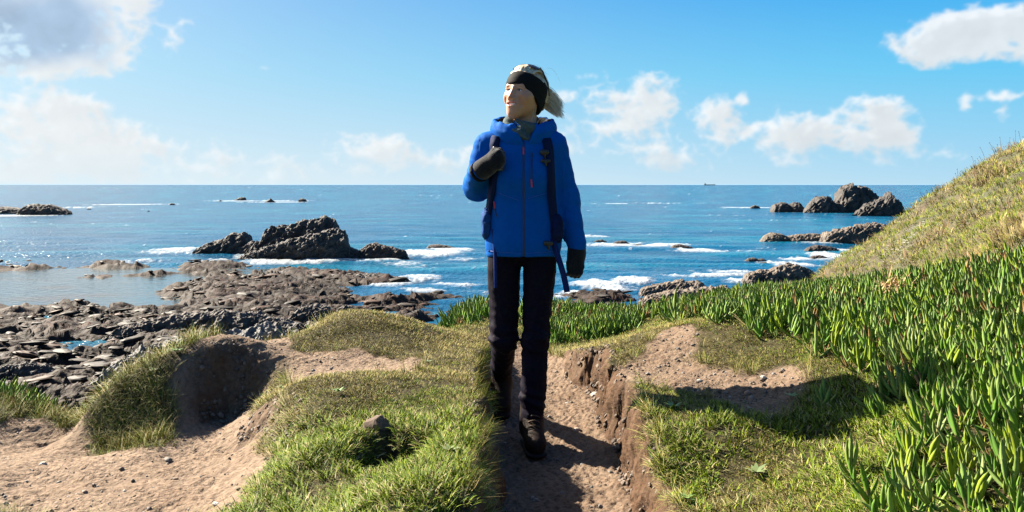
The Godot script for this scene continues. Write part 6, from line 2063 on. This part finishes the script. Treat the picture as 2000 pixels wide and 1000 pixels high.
	tube([Vector3(0, -0.03, 0), Vector3(0, 0.05, 0), Vector3(0, 0.10, 0)], 0.006, 0.005, Color(0.08, 0.12, 0.03), 5)
	obj("stem", finish(), stalk_m, yel)
	# a heap of dead straw among the ice plants
	start()
	for q in 150:
		var a := rng.randf() * TAU
		var at := Vector3(cos(a), 0, sin(a)) * rng.randf() * 0.09 + Vector3(0, rng.randf_range(0.0, 0.05), 0)
		blade(at, rng.randf() * TAU, rng.randf_range(0.7, 1.6), rng.randf_range(-0.6, 1.4), rng.randf_range(0.06, 0.14), 0.005, vary(Color(0.42, 0.27, 0.14), 0.3), 4)
	var straw_heap := obj("straw_heap", finish(), stalk_m)
	straw_heap.position = Vector3(1.88, LAND_Y + land(1.88, 4.25) + 0.045, -4.25)
	tag(straw_heap, "heap of tan dead straw lying among the green ice plants", "straw")
	# low broad-leaved weeds in the turf
	var weed_m := mat(Color.WHITE, 0.55, true)
	weed_m.backlight_enabled = true
	weed_m.backlight = Color(0.12, 0.18, 0.05)
	var weeds := [[-1.66, 4.30, 0.055, "fresh green weed rosette on top of the left mound"], [-1.72, 4.18, 0.050, "grey green weed rosette on the flank of the left mound"], [-0.72, 3.62, 0.045, "weed rosette in the dry turf left of the middle hollow"], [-0.20, 2.80, 0.050, "broad leaved weed beside the path at the bottom"], [0.62, 3.35, 0.050, "weed rosette on the right turf just below the shadow"], [0.80, 2.85, 0.060, "jagged grey green weed on the right foreground turf"], [0.55, 2.75, 0.045, "pale weed rosette at the edge of the right bank"], [-1.05, 3.95, 0.035, "tiny weed seedling in the shadow of the left hollow"], [1.10, 3.42, 0.045, "small weed at the right end of the gravelly shelf"], [-0.42, 4.35, 0.035, "small weed at the edge of the bare patch on the mound"]]
	for k in weeds.size():
		var a: Array = weeds[k]
		var root := base("weed_rosette")
		root.transform = stand(a[0], a[1], Vector3.UP, 1.0, -0.012)
		tag(root, a[3], "weed")
		var tone := Color(0.085, 0.15, 0.03) if k % 2 == 0 else Color(0.12, 0.15, 0.055)
		for q in 9:
			start()
			var yaw := q * 2.4 + rng.randf_range(-0.2, 0.2)
			blade(Vector3(0, 0.002, 0), yaw, rng.randf_range(0.8, 1.25), 0.5, a[2] * rng.randf_range(0.55, 0.95), a[2] * 0.32, vary(tone, 0.2), 5)
			obj("leaf", finish(), weed_m, root)
	# a ship far out
	var hull_m := mat(Color(0.05, 0.06, 0.07), 0.6)
	var ship := base("cargo_ship", Vector3(3700.0, 0.0, -16300.0))
	tag(ship, "tiny dark cargo ship on the horizon to the right of the walker", "ship")
	start()
	var prof := [[-105.0, 16.0], [-100.0, 2.0], [95.0, 2.0], [112.0, 17.0]]
	for z in [-11.0, 11.0]:
		for q in prof:
			v_p.append(Vector3(q[0], q[1], z))
			v_n.append(Vector3(0, 0, signf(z)))
			v_c.append(Color.WHITE)
	v_i.append_array([0, 1, 2, 0, 2, 3, 4, 5, 6, 4, 6, 7, 0, 3, 7, 0, 7, 4, 0, 1, 5, 0, 5, 4, 3, 2, 6, 3, 6, 7, 1, 2, 6, 1, 6, 5])
	obj("hull", finish(), hull_m, ship)
	for q in [["deckhouse", Vector3(18, 20, 18), Vector3(-82, 26, 0)], ["funnel", Vector3(6, 12, 6), Vector3(-92, 40, 0)], ["mast", Vector3(2, 20, 2), Vector3(88, 26, 0)]]:
		var bx := BoxMesh.new()
		bx.size = q[1]
		var o := obj(q[0], bx, hull_m, ship)
		o.position = q[2]
	print("small ", spots.size(), " ", rubble.size())

func _ready() -> void:
	var t0 := Time.get_ticks_msec()
	n_big = noise(FastNoiseLite.TYPE_SIMPLEX_SMOOTH, 0.9, 4, 3)
	n_mid = noise(FastNoiseLite.TYPE_SIMPLEX_SMOOTH, 5.0, 4, 4)
	n_fine = noise(FastNoiseLite.TYPE_SIMPLEX_SMOOTH, 28.0, 3, 5)
	n_ridge = noise(FastNoiseLite.TYPE_SIMPLEX_SMOOTH, 1.0, 4, 6, true)
	n_cell = noise(FastNoiseLite.TYPE_CELLULAR, 1.0, 1, 8)
	camera_and_light()
	print("sky ", Time.get_ticks_msec() - t0)
	build_land()
	print("land ", Time.get_ticks_msec() - t0)
	build_hill()
	build_sea()
	print("sea ", Time.get_ticks_msec() - t0)
	build_lagoon()
	build_reef()
	build_rocks()
	print("shore ", Time.get_ticks_msec() - t0)
	build_grass()
	build_ice_plants()
	print("plants ", Time.get_ticks_msec() - t0)
	build_small()
	build_person()
	print("person ", Time.get_ticks_msec() - t0)
